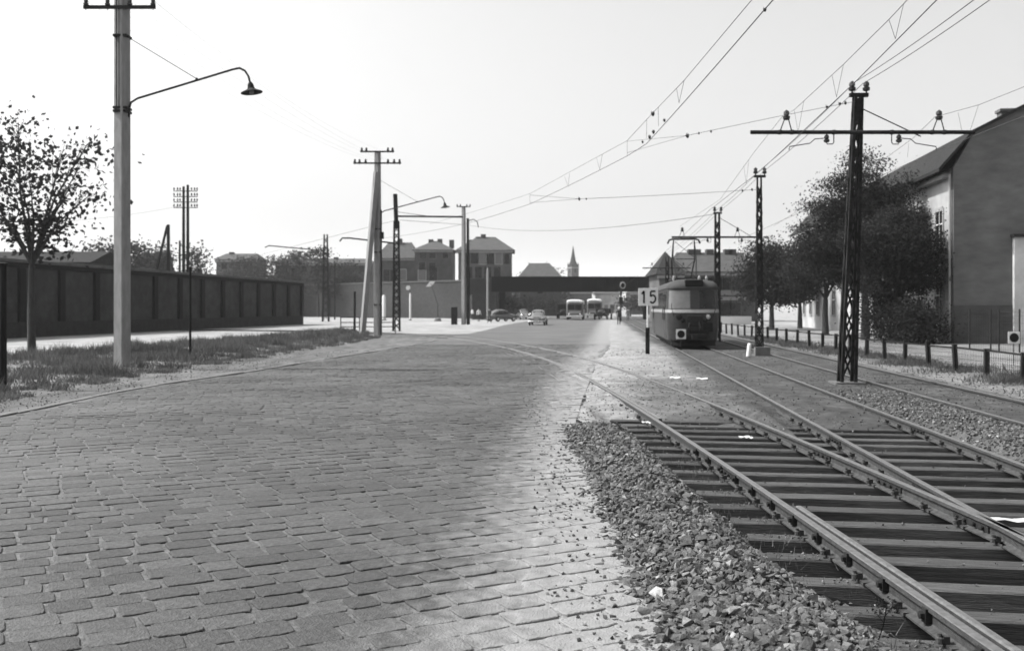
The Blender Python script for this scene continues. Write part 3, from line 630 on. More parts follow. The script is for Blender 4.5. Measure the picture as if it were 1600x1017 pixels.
make_tree('locust_tree', 'leafy tree against the pale facade beside the gable corner', Bx_(1404, 50), 8, (0, 0, 5), [(0, 0, 5.2, 1.5, 1.5, 1.1), (.7, 0, 4.2, 1.2, 1.2, .9), (-.8, 0, 4.3, 1.2, 1.2, .8), (.3, 0, 6.5, 1.0, 1, .6), (.9, 0, 3.4, 1.2, 1.1, .8), (-.9, 0, 3.1, 1.2, 1.0, .7), (1.5, 0, 5.2, .8, .8, .6), (-1.6, 0, 5.4, 1.2, 1.1, .8), (-.2, 0, 3.4, .8, .9, .4)], 42000, .11, m_leaf, .17, 2.3, 6)
make_tree('locust_tree', 'leafy tree standing left of the tallest tree', Bx_(1290, 63), 8, (0, 0, 5), [(0, 0, 5.2, 1.9, 1.7, 1.3), (-1.2, 0, 4.0, 1.4, 1.3, .9), (1.2, 0, 4.1, 1.4, 1.3, .9), (.2, 0, 6.6, 1.2, 1.2, .7)], 22000, .14, m_leaf, .2, 2.4, 8)
make_tree('locust_tree', 'rounded tree between the slim lattice mast and the tallest tree', Bx_(1206, 78), 7.6, (0, 0, 5), [(0, 0, 4.9, 2.2, 2.0, 1.4), (-1.3, 0, 4.2, 1.4, 1.3, .9), (1.5, 0, 4.0, 1.4, 1.3, 1.0), (-.4, 0, 6.4, 1.5, 1.3, .8), (.9, 0, 6.0, 1.2, 1.2, .7), (0, 0, 2.8, 2.2, 1.8, .7)], 20000, .17, m_leaf, .2, 2.0, 9)
make_tree('locust_tree', 'dark tree at the back between rounded tree and left leafy tree', Bx_(1250, 84), 7, (0, 0, 5), [(0, 0, 4.6, 2.0, 2.0, 1.6), (-.6, 0, 3.0, 1.8, 1.6, .8), (.8, 0, 5.8, 1.2, 1.2, .8)], 12000, .19, m_leaf, .2, 2.0, 10)
for i, (px, Y, zt, rx, lab) in enumerate([(1392, 50.5, 3.1, 1.2, 'tall dark shrub against the facade behind the fence, left of two'), (1432, 48.5, 2.4, .8, 'tall dark shrub against the facade nearest the gable corner')]):
    make_tree('shrub', lab, Bx_(px, Y), zt, (0, 0, zt * .5), [(0, 0, zt * .45, rx, .8, zt * .42), (.3, 0, zt * .25, rx, .8, zt * .25), (-.3, 0, zt * .7, rx * .6, .6, zt * .28)], 9000, .12, m_leaf, .06, .5, 60 + i, 'shrub')
for i, (px, Y, top_, rx, lab) in enumerate([(165, 130, 372, 3.5, 'bushy tree behind the wall, left of the tall pole'), (205, 135, 375, 2.4, 'round tree behind the wall, seen at the tall pole'), (252, 150, 380, 1.1, 'slim poplar behind the wall beside the propped pole'), (308, 150, 383, 1.1, 'columnar poplar just right of the telegraph pole'),
        (497, 190, 385, 2.2, 'tree on the embankment behind the left tram mast'), (380, 200, 396, 5.0, 'spreading tree over the low far house'), (425, 195, 398, 4.0, 'dark bushy tree right of the low far house'), (540, 190, 408, 2.6, 'small tree on the embankment near the slanting pole'), (845, 230, 409, 6.5, 'big hazy tree between the right house and the church'), (463, 200, 392, 2.0, 'small pointed tree on the skyline at the far left houses')]):
    zt = CH + (HY - top_) / F * Y; lob = [(0, 0, zt - rx * .9 if rx > 1.5 else zt * .55, rx, rx, max(rx * .8, zt * .42 if rx < 1.5 else 1)), (rx * .5, 0, zt * .5, rx * .7, rx * .7, zt * .25), (-rx * .5, 0, zt * .5, rx * .7, rx * .7, zt * .25), (rx * .3, 0, zt - rx * .45, rx * .5, rx * .5, rx * .4)]
    if rx < 1.5: lob = [(0, 0, zt * .45, rx, rx, zt * .3), (0, 0, zt * .72, rx * .9, rx * .9, zt * .25), (0, 0, zt * .88, rx * .6, rx * .6, zt * .12)]
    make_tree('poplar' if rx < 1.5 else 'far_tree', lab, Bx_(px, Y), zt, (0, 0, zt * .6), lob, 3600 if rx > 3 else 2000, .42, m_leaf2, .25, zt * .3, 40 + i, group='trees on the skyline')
# ---------------------------------------------------------------- long factory wall
wx = lambda Y: -30.1 + (Y - 56.5) * .1366
wa = math.atan(.1366)
wall = thing('boundary_wall', 'long dark factory wall with pilasters and pale coping on the left', 'wall', (wx(106.6), 106.6, -.07), -wa)
L_ = 76; HWL = 4.55                                    # local -Y runs back towards the camera side
def pb(name, b, mat, par=wall, bevel=0): return b.build(name, mat, par, bevel=bevel)
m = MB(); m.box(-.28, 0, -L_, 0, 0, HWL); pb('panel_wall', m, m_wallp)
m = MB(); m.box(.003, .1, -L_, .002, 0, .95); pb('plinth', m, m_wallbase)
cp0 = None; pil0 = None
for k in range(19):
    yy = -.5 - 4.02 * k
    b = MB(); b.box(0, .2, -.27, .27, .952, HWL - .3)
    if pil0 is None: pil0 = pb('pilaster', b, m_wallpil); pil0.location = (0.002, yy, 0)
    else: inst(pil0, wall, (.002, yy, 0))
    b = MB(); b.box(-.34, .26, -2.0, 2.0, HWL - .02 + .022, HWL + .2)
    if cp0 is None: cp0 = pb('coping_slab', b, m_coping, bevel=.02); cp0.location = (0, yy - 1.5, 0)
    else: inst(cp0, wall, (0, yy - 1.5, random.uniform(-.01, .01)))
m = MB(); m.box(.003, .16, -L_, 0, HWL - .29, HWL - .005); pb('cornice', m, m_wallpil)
# shed roofs behind the wall
for (px0, px1, Y, yt, lab, nm) in ((-60, 140, 80, 388, 'long low dark-roofed shed behind the wall at far left', 'shed'), (212, 246, 150, 392, 'small pale-walled shed behind the wall beside the tall pole', 'shed')):
    x0, x1 = (px0 - CX) / F * Y, (px1 - CX) / F * Y; zt = CH + (HY - yt) / F * Y; s_ = thing(nm, lab, 'shed', ((x0 + x1) / 2, Y, -.07)); hw = (x1 - x0) / 2
    m = MB(); m.box(-hw, hw, 0, 7, 0, zt - 1.1); m.build('wall', m_house, s_); m = MB(); m.add([(-hw - .3, -.4, zt - 1.1), (hw + .3, -.4, zt - 1.1), (hw + .3, 3.5, zt), (-hw - .3, 3.5, zt), (-hw - .3, 7.4, zt - 1.1), (hw + .3, 7.4, zt - 1.1), (-hw - .3, 3.5, zt - 1.12), (hw + .3, 3.5, zt - 1.12)], [(0, 1, 2, 3), (3, 2, 5, 4), (0, 3, 6), (3, 4, 6), (1, 7, 2), (2, 7, 5)]); m.build('roof', m_roof, s_)
    for q in np.linspace(-hw * .8, hw * .8, 6 if hw > 3 else 1):
        m = MB(); m.box(q - .45, q + .45, -.03, .03, zt - 2.3, zt - 1.4); m.build('window', m_glass, s_)
# ---------------------------------------------------------------- poles
def insulator(mb, c, s=1.0):
    mb.lathe([(.012 * s, -.06 * s), (.055 * s, -.04 * s), (.06 * s, 0), (.03 * s, .02 * s), (.05 * s, .035 * s), (.045 * s, .08 * s), (.02 * s, .1 * s), (.005 * s, .11 * s)], c, 9)
def street_lamp(parent, z, reach, rise, tieh, r=.028):
    """curved tube arm with an enamel dish lamp hanging at the end, local coordinates of the pole, runs towards +X"""
    pts_ = [(.2, 0, z - .25), (.2, 0, z - .02), (.26, 0, z + .18), (.45, 0, z + .3)]
    pts_ += [(.45 + (reach - .95) * t, 0, z + .3 + (rise - .3) * t) for t in (.25, .5, .75, 1)]
    e = pts_[-1]; pts_ += [(e[0] + .2, 0, e[2] + .04), (e[0] + .36, 0, e[2] - .04), (e[0] + .46, 0, e[2] - .2), (e[0] + .52, 0, e[2] - .42)]
    arm = MB().tube(pts_, r, 8).build('lamp_arm', m_iron, parent, smooth=True)
    f = (.45 + (reach - .95) * .62, 0, z + .33 + (rise - .3) * .62); MB().tube([(.15, 0, tieh), (f[0], 0, f[2] + .02)], .011, 6).build('tie_rod', m_iron, arm)
    MB().lathe([(.025, -.03), (.04, 0), (.04, .06), (.02, .07)], (f[0], 0, f[2] - .02), 8).build('tie_clamp', m_iron, arm)
    c = pts_[-1]; Rt = Matrix.Translation(c) @ Matrix.Rotation(math.radians(-8), 4, 'Y')
    lp = MB().lathe([(.04, .05), (.075, -.0), (.09, -.05), (.095, -.1), (.12, -.16), (.31, -.25), (.32, -.265), (.3, -.262), (.1, -.18), (.06, -.17)], (0, 0, 0), 20, Rt).build('lamp_shade', m_iron, parent, smooth=True)
    MB().lathe([(.05, -.17), (.075, -.22), (.07, -.28), (.03, -.32)], (0, 0, 0), 12, Rt).build('bulb_glass', m_glassl, lp, smooth=True)
def conc_pole(loc, h, w0, w1, label, arms, group='concrete power poles along the road'):
    t = thing('power_pole', label, 'utility pole', loc, 0, group)
    def ring(s, z, dx=0): s /= 2; c = s * .16; return [(-s + c, -s, z), (s - c, -s, z), (s, -s + c, z), (s, s - c, z), (s - c, s, z), (-s + c, s, z), (-s, s - c, z), (-s, -s + c, z)]
    V = ring(w0, -.3) + ring(w0 * .97, h * .33) + ring((w0 + w1) / 2, h * .66) + ring(w1, h)
    m = MB().add(V, [(i * 8 + k, i * 8 + (k + 1) % 8, i * 8 + 8 + (k + 1) % 8, i * 8 + 8 + k) for i in range(3) for k in range(8)] + [tuple(range(7, -1, -1)), tuple(range(24, 32))]); m.build('shaft', m_conc, t).rotation_euler.z = math.radians(-24)
    for z, half, xs, dia in arms:
        a = MB().box(-half, half, -w1 / 2 - .06, -w1 / 2 - .003, z - .05, z + .05).build('crossarm', m_iron, t)
        for x in xs:
            b = MB(); b.tube([(x, -w1 / 2 - .03, z - .09), (x, -w1 / 2 - .03, z + .06)], .014, 6); insulator(b, (x, -w1 / 2 - .03, z + .11), dia); b.build('insulator', m_ins, a)
    return t
p1 = conc_pole(G(191, 574, 0), 11.6, .36, .33, 'tall near concrete lamp pole rising out of the frame at left', [(10.52, 1.05, [-.98, -.35, .3, .98], 1.3)]); pY = p1.location.y
zl = CH + (HY - 170) / F * pY
street_lamp(p1, zl, 3.75, 1.15, CH + (HY - 58) / F * pY, .032)
for z in (zl, zl - .1, CH + (HY - 58) / F * pY): MB().box(-.2, .21, -.2, .2, z - .035, z + .035).build('band_clamp', m_iron, p1)
MB().tube([(-.09, -.19, zl), (-.09, -.19, 10.9)], .018, 6).build('cable_conduit', m_iron, p1); MB().tube([(-.02, -.195, zl), (-.02, -.195, 10.8)], .01, 5).build('cable_conduit', m_iron, p1)
p2Y = 62.5; p2 = conc_pole(Bx_(590, p2Y), 12.0, .4, .32, 'concrete lamp pole propped by a slanting strut', [(11.95, 1.1, [-1, -.7, .7, 1], 1.5), (11.2, 1.55, [-1.45, -1.15, -.75, .7, 1.1, 1.45], 1.5)])
street_lamp(p2, CH + (HY - 335) / F * p2Y, 4.35, 1.2, CH + (HY - 280) / F * p2Y, .035)
strut = MB().beam((-.95, -.35, -.1), (-.02, -.3, 10.6), .34, .3, up=(-.85, -.5, 0)); strut.build('slanting_strut', m_conc, p2)
for z in (2.0, 5.4, 6.9): MB().box(-.22, .22, -.22, .22, z, z + .06).build('band_clamp', m_iron, p2)
MB().tube([(.23, 0, 0), (.23, 0, 8.2)], .06, 6).build('cable_conduit', m_iron, p2)
MB().box(-.12, .4, -.1, .1, 6.3, 6.75).build('switch_box', m_iron, p2)
p3Y = 105.0; p3 = conc_pole(Bx_(724.5, p3Y), 12.9, .4, .34, 'concrete pole paired with a dark tube before the far house', [(12.85, .75, [-.7, -.35, .35, .7], 1.5)])
MB().tube([(.5, 0, 0), (.45, 0, 11.6)], [.2, .14], 8).build('steel_tube', m_mast, p3)
MB().box(-1.35, -.7, -.3, .3, 0, 1.9).build('switch_cabinet', m_mast, p3)
MB().tube([(.4, 0, 11.3), (1.1, 0, 11.5), (1.5, 0, 11.2), (1.6, 0, 10.6)], .05, 6).build('lamp_arm', m_iron, p3)
# telegraph pole and propped pole behind the wall
tg = thing('telegraph_pole', 'double timber telegraph pole with four rows of insulators behind the wall', 'utility pole', Bx_(290, 96)); zt = CH + (HY - 288) / F * 96
for dx in (-.2, .22): MB().tube([(dx, 0, 0), (dx, 0, zt + (dx < 0) * -.15)], [.2, .13], 8).build('timber_post', m_post, tg)
for k in range(4):
    z = CH + (HY - (298 + k * 8.6)) / F * 96; a = MB().box(-1.15, 1.25, -.2, -.12, z - .04, z + .04).build('crossarm', m_post, tg)
    for x in (-1.1, -.75, -.5, .65, .95, 1.2): b = MB(); b.tube([(x, -.16, z), (x, -.16, z + .12)], .02, 5); insulator(b, (x, -.16, z + .2), 1.6); b.build('insulator', m_ins, a)
pp = thing('propped_pole', 'short timber pole with leaning prop behind the wall', 'utility pole', Bx_(263, 96)); zt = CH + (HY - 350) / F * 96
MB().tube([(0, 0, 0), (0, 0, zt)], [.22, .16], 8).build('timber_post', m_post, pp); MB().tube([(-2.6, 0, 0), (-.1, 0, zt - .1)], [.16, .13], 8).build('leaning_prop', m_post, pp)
sp = thing('timber_pole', 'thin short timber pole between propped pole and telegraph pole', 'utility pole', Bx_(281, 100)); MB().tube([(0, 0, 0), (0, 0, CH + (HY - 375) / F * 100)], [.16, .1], 7).build('timber_post', m_post, sp)
def thin_post(px, pyb, pyt, r, label, mat=m_post, name='post', top=True, Y=None):
    b = G(px, pyb) if Y is None else Bx_(px, Y); t = thing(name, label, 'post', b); h = CH + (HY - pyt) / F * b.y; MB().tube([(0, 0, -.1), (.01, 0, h)], [r, r * .85], 8).build('shaft', mat, t)
    MB().lathe([(r * 1.3, 0), (r * 1.3, .03), (r * .5, .06)], (.01, 0, h), 8).build('cap', mat, t); return t
thin_post(297, 562, 420, .045, 'thin dark post standing in the grass verge right of the near pole'); thin_post(4, 606, 414, .09, 'dark post at the left edge of the frame near the road', Y=None)
thin_post(523, 487, 408, .12, 'thin dark mast before the embankment wall', name='mast', Y=150); t_ = thin_post(554, 521, 455, .09, 'short dark post with a lamp head left of the slanting strut', name='post', Y=68)
# ---------------------------------------------------------------- lattice tram masts
def lattice_mast(loc, h, w0, w1, label, nb=9, solid=.55, depth=None, rz=-.09, lean=0.0, bar=.055, group='steel lattice tram masts'):
    t = thing('lattice_mast', label, 'tram mast', loc, rz, group); d0 = depth or w0 * .8; d1 = d0 * w1 / w0
    for sx in (-1, 1):
        for sy in (-1, 1):
            MB().beam((sx * w0 / 2, sy * d0 / 2, -.1), (sx * w1 / 2 + lean, sy * d1 / 2, h), bar, bar, up=(0, 1, 0)).build('leg', m_mast, t)
    for k in range(nb):
        z0, z1 = .15 + (h - .5) * k / nb, .15 + (h - .5) * (k + 1) / nb
        f0, f1 = z0 / h, z1 / h; a0, a1 = (w0 + (w1 - w0) * f0) / 2, (w0 + (w1 - w0) * f1) / 2; e0, e1 = (d0 + (d1 - d0) * f0) / 2, (d0 + (d1 - d0) * f1) / 2; l0, l1 = lean * f0, lean * f1
        for sy in (-1, 1):
            off = sy * (bar * .5 + .004)
            b = MB(); b.beam((-a0 + l0, sy * e0 + off, z0), (a1 + l1, sy * e1 + off, z1), .045, .012, up=(0, 1, 0)); b.beam((a0 + l0, sy * e0 + off + sy * .014, z0), (-a1 + l1, sy * e1 + off + sy * .014, z1), .045, .012, up=(0, 1, 0)); b.build('cross_brace', m_mast, t)
        for sx in (-1, 1): b = MB(); o_ = sx * (bar * .5 + .004); b.beam((sx * a0 + l0 + o_, -e0, z0), (sx * a1 + l1 + o_, e1, z1), .012, .04); b.build('side_brace', m_mast, t)
    m = MB(); m.box(-w0 * .85, w0 * .85, -d0 * .9, d0 * .9, -.3, .02); m.build('footing', m_concd, t); return t
def top_insulators(t, h, lean=0, s=1.0):
    MB().box(-.2 + lean, .24 + lean, -.05, .05, h, h + .09).build('cap_bar', m_mast, t)
    for x in (-.14, .2): b = MB(); b.tube([(x + lean, 0, h + .09), (x + lean, 0, h + .18)], .02, 6); insulator(b, (x + lean, 0, h + .22), 1.5 * s); b.build('insulator', m_ins, t)
def cross_tube(t, z, x0, x1, r=.045, y=-.3, legs=((-1.65,), (2.05,)), hang=((-.5, -1), (.88, 1)), lean=0):
    a = MB().tube([(x0, y, z), (x1, y, z)], r, 8).build('crossarm', m_mast, t)
    for (x,) in legs:
        b = MB(); b.tube([(x - .16, y, z), (x - .05, y, z + .3)], .014, 5); b.tube([(x + .13, y, z), (x + .05, y, z + .3)], .014, 5); b.tube([(x - .06, y, z + .3), (x + .06, y, z + .3)], .014, 5); b.build('insulator_frame', m_iron, a)
        b = MB(); insulator(b, (x, y, z + .37), 1.45); b.build('insulator', m_ins, a)
        for q in (-.16, .13): MB().lathe([(.05, -.05), (.075, 0), (.05, .05)], (x + q, y, z), 8).build('clamp', m_iron, a)
    for x, s in hang:
        b = MB(); b.tube([(x, y, z), (x, y, z - .24), (x + s * .03 * 1, y, z - .28), (x + s * .16, y, z - .28), (x + s * .17, y, z - .22)], .013, 5); b.build('hanger', m_iron, a)
        b = MB(); insulator(b, (x + s * .17, y, z - .18), 1.2); b.build('insulator', m_ins, a)
        MB().tube([(x + s * .2, y, z - .14), (x + s * .45, y, z - .16), (x + s * .56, y, z - .26), (x + s * 1.05, y, z - .34), (x + s * 1.06, y, z - .42)], .012, 5).build('registration_arm', m_iron, a)
        MB().lathe([(.05, -.05), (.075, 0), (.05, .05)], (x, y, z), 8).build('clamp', m_iron, a)
    return a
mb_ = G(1323, 597, -.03); mm = lattice_mast((mb_.x, mb_.y, -.05), 6.85, .33, .15, 'near leaning lattice mast with long crossarm and two top insulators', nb=8, lean=.27, rz=0, bar=.068)
# riveted plates closing the upper half
for sy in (-1, 1): MB().beam((.255, sy * .125, 6.3), (.268, sy * .115, 6.8), .13, .01, up=(0, 1, 0)).build('stiffener_plate', m_mast, mm)
top_insulators(mm, 6.85, .27); cross_tube(mm, CH + (HY - 210.5) / F * mb_.y + .05, -2.38, 2.92, .048, -.3, ((-1.53,), (2.08,)), ((-.41, -1), (.96, 1)))
MB().tube([(.33, -.1, 6.55), (1.65, -.3, 5.85)], .014, 6).build('stay_rod', m_iron, mm)
MB().box(-.35, .35, -.3, .3, -.1, .03).build('base_plate', m_concd, mm); MB().beam((.42, .1, -.02), (.95, -.05, -.02), .12, .1).build('loose_block', m_concd, mm)
ms = lattice_mast((9.4, 36.5, -.05), 6.75, .26, .14, 'slim lattice mast on a dark block beside the white bollard', nb=12, rz=0, bar=.036); top_insulators(ms, 6.75)
MB().box(-.26, .3, -.45, -.22, -.06, .32).build('footing_block', m_concd, ms)
m3 = lattice_mast((10.82, 50.6, -.05), 6.75, .26, .2, 'lattice mast with crossarm directly behind the tram', nb=12, rz=0, bar=.07); top_insulators(m3, 6.75); cross_tube(m3, 5.5, -2.45, 2.2, .05, -.3, ((-1.9,), (1.0,)), ((-.4, -1), (1.05, 1)))
MB().tube([(.15, -.1, 6.5), (1.7, -.3, 5.55)], .014, 6).build('stay_rod', m_iron, m3)
for Yk, lab in ((92, 'distant lattice mast beyond the tram, small crossarm over the bridge end'),):
    q = lattice_mast((7.93 + .1 * (Yk - 22.6), Yk, -.05), 6.7, .4, .25, lab, nb=8, rz=0); cross_tube(q, 5.6, -2.4, 2.2, .05, -.3, ((-1.5,), (1.5,)), ((-.5, -1), (.9, 1)))
ml = lattice_mast(Bx_(619.5, 75), 8.6, .5, .34, 'dark left-hand lattice mast with a timber top right of the strut', nb=15, rz=0, bar=.11)
MB().tube([(0, 0, 8.0), (-.1, 0, CH + (HY - 302) / F * 75)], .17, 8).build('timber_top', m_post, ml)
MB().tube([(.1, -.2, CH + (HY - 337) / F * 75), (5.2, -.2, CH + (HY - 338) / F * 75)], .07, 8).build('bracket_arm', m_mast, ml)
MB().tube([(-.1, -.2, CH + (HY - 379) / F * 75), (-3.6, -.2, CH + (HY - 371) / F * 75), (-4.2, -.2, CH + (HY - 371) / F * 75), (-4.4, -.2, CH + (HY - 376) / F * 75)], .06, 8).build('bracket_arm', m_mast, ml)
MB().tube([(0, -.1, 9.3), (2.6, -.2, CH + (HY - 337) / F * 75)], .02, 5).build('stay_rod', m_iron, ml)
m5 = lattice_mast(Bx_(509, 128), 11.6, .8, .4, 'distant tapered lattice mast past the end of the wall', nb=12, rz=0, bar=.13)
MB().tube([(-.1, 0, CH + (HY - 391) / F * 128), (-7.6, 0, CH + (HY - 383) / F * 128), (-8.1, 0, CH + (HY - 386) / F * 128)], .08, 7).build('bracket_arm', m_mast, m5)
# ---------------------------------------------------------------- wires
def wire(name, pts_, r, label, cat='wire', sag=0.0, n=14, mat=m_wire, group=None):
    P_ = []; pts_ = [Vector(p) for p in pts_]
    for i in range(len(pts_) - 1):
        for k in range(n):
            t = k / n; q = pts_[i].lerp(pts_[i + 1], t); q.z -= 4 * sag * t * (1 - t) * ((pts_[i + 1] - pts_[i]).length / 15); P_.append(q)
    P_.append(pts_[-1]); o = MB().tube(P_, r, 5).build(name, mat); return setp(o, label, cat, group)
ZC = 5.5
zc_ = lambda py, Y: CH + (HY - py) / F * Y
# branch line
b_pts = [(3.25, -8, ZC), (3.22, 4, ZC), P(1195, 15, 12.1), P(1010, 225, 22.0), P(980, 244, 23.7), P(828, 319, 34.7), P(740, 346.5, 42), P(672, 361, 50), P(600, 372, 62)]
wire('contact_wire', b_pts, .0075, 'thick contact wire over the branch track, leftmost of the overhead wires', sag=0.03)
ms_pts = [(3.05, -8, 6.6), P(1175, 0, 12.1), P(1069, 126, 16.7), P(1019, 178, 20.3), P(980, 220, 23.7), P(828, 303, 34.7), P(740, 331, 42), P(672, 350, 50)]
wire('messenger_wire', ms_pts, .005, 'thin messenger wire above the branch contact wire', sag=0.0)
droppers = [(P(1057, 138, 17.2), P(1061, 161, 17.2)), (P(1069, 126, 16.7), P(1061, 161, 17.2)), (P(1028.5, 169, 19.6), P(1029, 197, 19.8)), (P(1010.5, 188, 21), P(1010, 216, 21.3)), (P(980, 220, 23.7), P(980, 244, 23.7)), (P(941, 242, 26.1), P(937, 265, 26.3)), (P(932, 247, 26.8), P(937, 265, 26.3)), (P(890, 271, 29.8), P(888, 292, 29.9)), (P(882, 276, 30.2), P(888, 292, 29.9)), (P(828, 303, 34.7), P(828, 319, 34.7))]
for i, (a, b) in enumerate(droppers): wire('dropper', [a, b], .004, ['first', 'second', 'third', 'fourth', 'fifth', 'sixth', 'seventh', 'eighth', 'ninth', 'tenth'][i] + ' short dropper from the upper right on the branch overhead wire', n=2, group='droppers on the branch overhead line')
def knot(c, s, label, group='strain insulators in the span wires', long=None):
    m = MB(); m.lathe([(.2 * s, -.6 * s), (.8 * s, -.35 * s), (1 * s, 0), (.8 * s, .35 * s), (.2 * s, .6 * s)], (0, 0, 0), 8, Matrix.Rotation(math.radians(80), 4, Vector(long or (0, 1, 0)).cross(Vector((0, 0, 1))).normalized() if long else 'Y')); o = m.build('strain_insulator', m_ins, smooth=True); o.location = c; setp(o, label, 'insulator', group)
for c, s, l in ((P(1020, 177.5, 20.3), .065, 'large strain insulator on the branch messenger wire'), (P(1015, 214, 21.8), .055, 'large strain insulator on the branch contact wire'), (P(1021, 206, 21.4), .055, 'second strain insulator just above the large one on the contact wire'), (P(1038, 188, 20.4), .045, 'small wire clamp up the contact wire from the insulators'), (P(1004, 222, 22.3), .04, 'small clamp down the contact wire below the insulators'), (P(1195, 15, 12.1), .035, 'wire clamp near the top edge on the branch contact wire'),
        (P(1074, 212, 23.4), .07, 'strain insulator at the fork of the near span wire'), (P(1092, 208.5, 23.3), .035, 'small bead on the near span wire, first after the fork'), (P(1111, 205.5, 23.2), .04, 'small bead on the near span wire, second after the fork'), (P(1292, 167, 22.7), .05, 'bead on the near span wire, farthest from the lattice mast'), (P(1312, 162, 22.6), .05, 'bead on the near span wire, middle of three at the mast'), (P(1321, 161, 22.6), .05, 'bead on the near span wire touching the lattice mast'),
        (P(905, 311, 35), .07, 'strain insulator at the fork of the middle span wire'), (P(916, 311, 35), .045, 'bead right of the fork on the middle span wire'), (P(1160, 298, 36.3), .06, 'bead on the middle span wire near the slim mast'), (P(1175, 296.5, 36.4), .06, 'bead on the middle span wire touching the slim mast')):
    knot(c, s, l)
wire('span_wire', [P(1336, 159, 22.6), P(1222, 181, 22.9), P(1074, 212, 23.4)], .0055, 'near span wire from the near mast to its fork', sag=.0)
wire('span_wire', [P(1074, 212, 23.4), P(980, 221, 23.7)], .004, 'upper leg of the near span wire fork'); wire('span_wire', [P(1074, 212, 23.4), P(980, 239, 23.7)], .004, 'lower leg of the near span wire fork')
wire('span_wire', [P(1187, 296, 36.5), P(905, 311, 35), ], .008, 'middle span wire from the slim mast to its fork', sag=.05); wire('span_wire', [P(905, 311, 35), P(828, 305, 34.7)], .006, 'upper leg of the middle span wire fork'); wire('span_wire', [P(905, 311, 35), P(828, 317, 34.7)], .006, 'lower leg of the middle span wire fork')
wire('span_wire', [P(1121, 334, 50.5), P(733, 352, 104)], .015, 'long low span wire from the mast behind the tram to the far pole', sag=.2, n=24)
# main tracks
def tl(px, py, Y): return P(px, py, Y)
wire('contact_wire', [(3.4, -8, ZC + .1), (4.95, 8, ZC + .02), P(1464, 0, 11.7), P(1339, 126, 15.9), P(1224, 234, 22.6), P(1187, 268, 26.3), (7.6, 37, 5.5), (8.9, 50, 5.5), (12.9, 92, 5.5), (18, 150, 5.5)], .0075, 'contact wire over the tram track passing left of the near mast')
T1M = [(2.8, -8, 8), P(1418, 0, 12.0), P(1389, 31, 12.9), P(1318, 101, 15.9), P(1241, 172, 20.8), P(1222, 183, 22.6), P(1180, 236, 27), P(1125, 312, 37.5), P(1062, 354, 50)]
wire('messenger_wire', T1M, .005, 'thin messenger wire over the tram track left of the near mast')
for i, (a, b, c) in enumerate([(P(1389, 31, 12.9), P(1412, 6, 12.2), P(1399, 61, 13.1)), (P(1300, 117, 16.8), P(1318, 101, 15.9), P(1307, 152, 16.8)), (P(1241, 172, 20.8), P(1256, 158, 20), P(1247, 207, 20.6)), (P(1170, 250, 28.5), P(1162, 258, 29.2), P(1166, 287, 29))]):
    wire('dropper', [a, c], .0035, 'left leg of the dropper pair ' + ['nearest the top edge', 'second from the top edge', 'just right of the near crossarm', 'farthest away'][i] + ' over the tram track', n=2, group='left dropper legs over the tram track'); wire('dropper', [b, c], .0035, 'right leg of the dropper pair ' + ['nearest the top edge', 'second from the top edge', 'just right of the near crossarm', 'farthest away'][i] + ' over the tram track', n=2, group='right dropper legs over the tram track')
wire('feeder_wire', [P(2700, -850, 5), P(1522, 0, 14.6), P(1335, 129, 22.6), P(1185, 268, 36.5), P(1119, 329, 50.5), (15, 95, 7)], .008, 'left feeder wire over the tops of the lattice masts', sag=.08)
wire('feeder_wire', [P(2700, -750, 5.2), P(1547, 0, 14.9), P(1348, 131, 22.6), P(1193, 268, 36.5), P(1125, 329, 50.5), (15.4, 95, 7)], .008, 'right feeder wire over the tops of the lattice masts', sag=.08)
wire('messenger_wire', [(7.5, 5, 7.2), P(1600, 136, 18.5), P(1530, 164, 20.2), P(1461, 183, 22.6), P(1428, 215, 25.4), P(1390, 243, 28.5), (13.6, 50, 6)], .0055, 'messenger wire over the right-hand track toward the roof')
wire('contact_wire', [(7.6, 2, ZC), P(1600, 182, 18.5), P(1457, 238, 22.6), P(1392, 268, 27), (12.2, 50, 5.45)], .007, 'contact wire over the right-hand track low before the roof')
for i, (a, b) in enumerate([(P(1497, 176, 21), P(1503, 205, 21)), (P(1529, 164, 20.2), P(1516, 204, 20.8)), (P(1420, 224, 25.8), P(1418, 246, 25.8))]): wire('dropper', [a, b], .0035, ['left', 'right', 'lowest'][i] + ' dropper wire over the right-hand track beside the roof', n=2, group='droppers over the right-hand track')
# power lines on the left
for i, (x0, z0, px, py) in enumerate([(-.98, 10.72, 576, 250), (-.35, 10.72, 586, 250), (.3, 10.72, 600, 250), (.98, 10.72, 607, 250), (-.1, 11.6, 590, 233)]):
    a = Vector((p1.location.x + x0, p1.location.y - .2, z0)); b = P(px, py, p2Y); pr = a + (a - b) * .9; pr.z = a.z + .3
    wire('power_line', [pr, a, b], .0026, ['leftmost', 'second from left', 'third from left', 'rightmost', 'topmost'][i] + ' thin power line between the two lamp poles', sag=.25, n=20)
wire('telephone_line', [P(0, 352, 60), P(281, 322, 96)], .012, 'faint telephone line from the left edge to the telegraph pole', sag=.12)
wire('span_wire', [P(625, 344, 75), P(722, 351, 105)], .02, 'short span wire below the bracket arm of the left mast'); wire('span_wire', [P(380, 405, 120), P(616, 345, 75)], .014, 'span wire falling leftward from the left lattice mast')
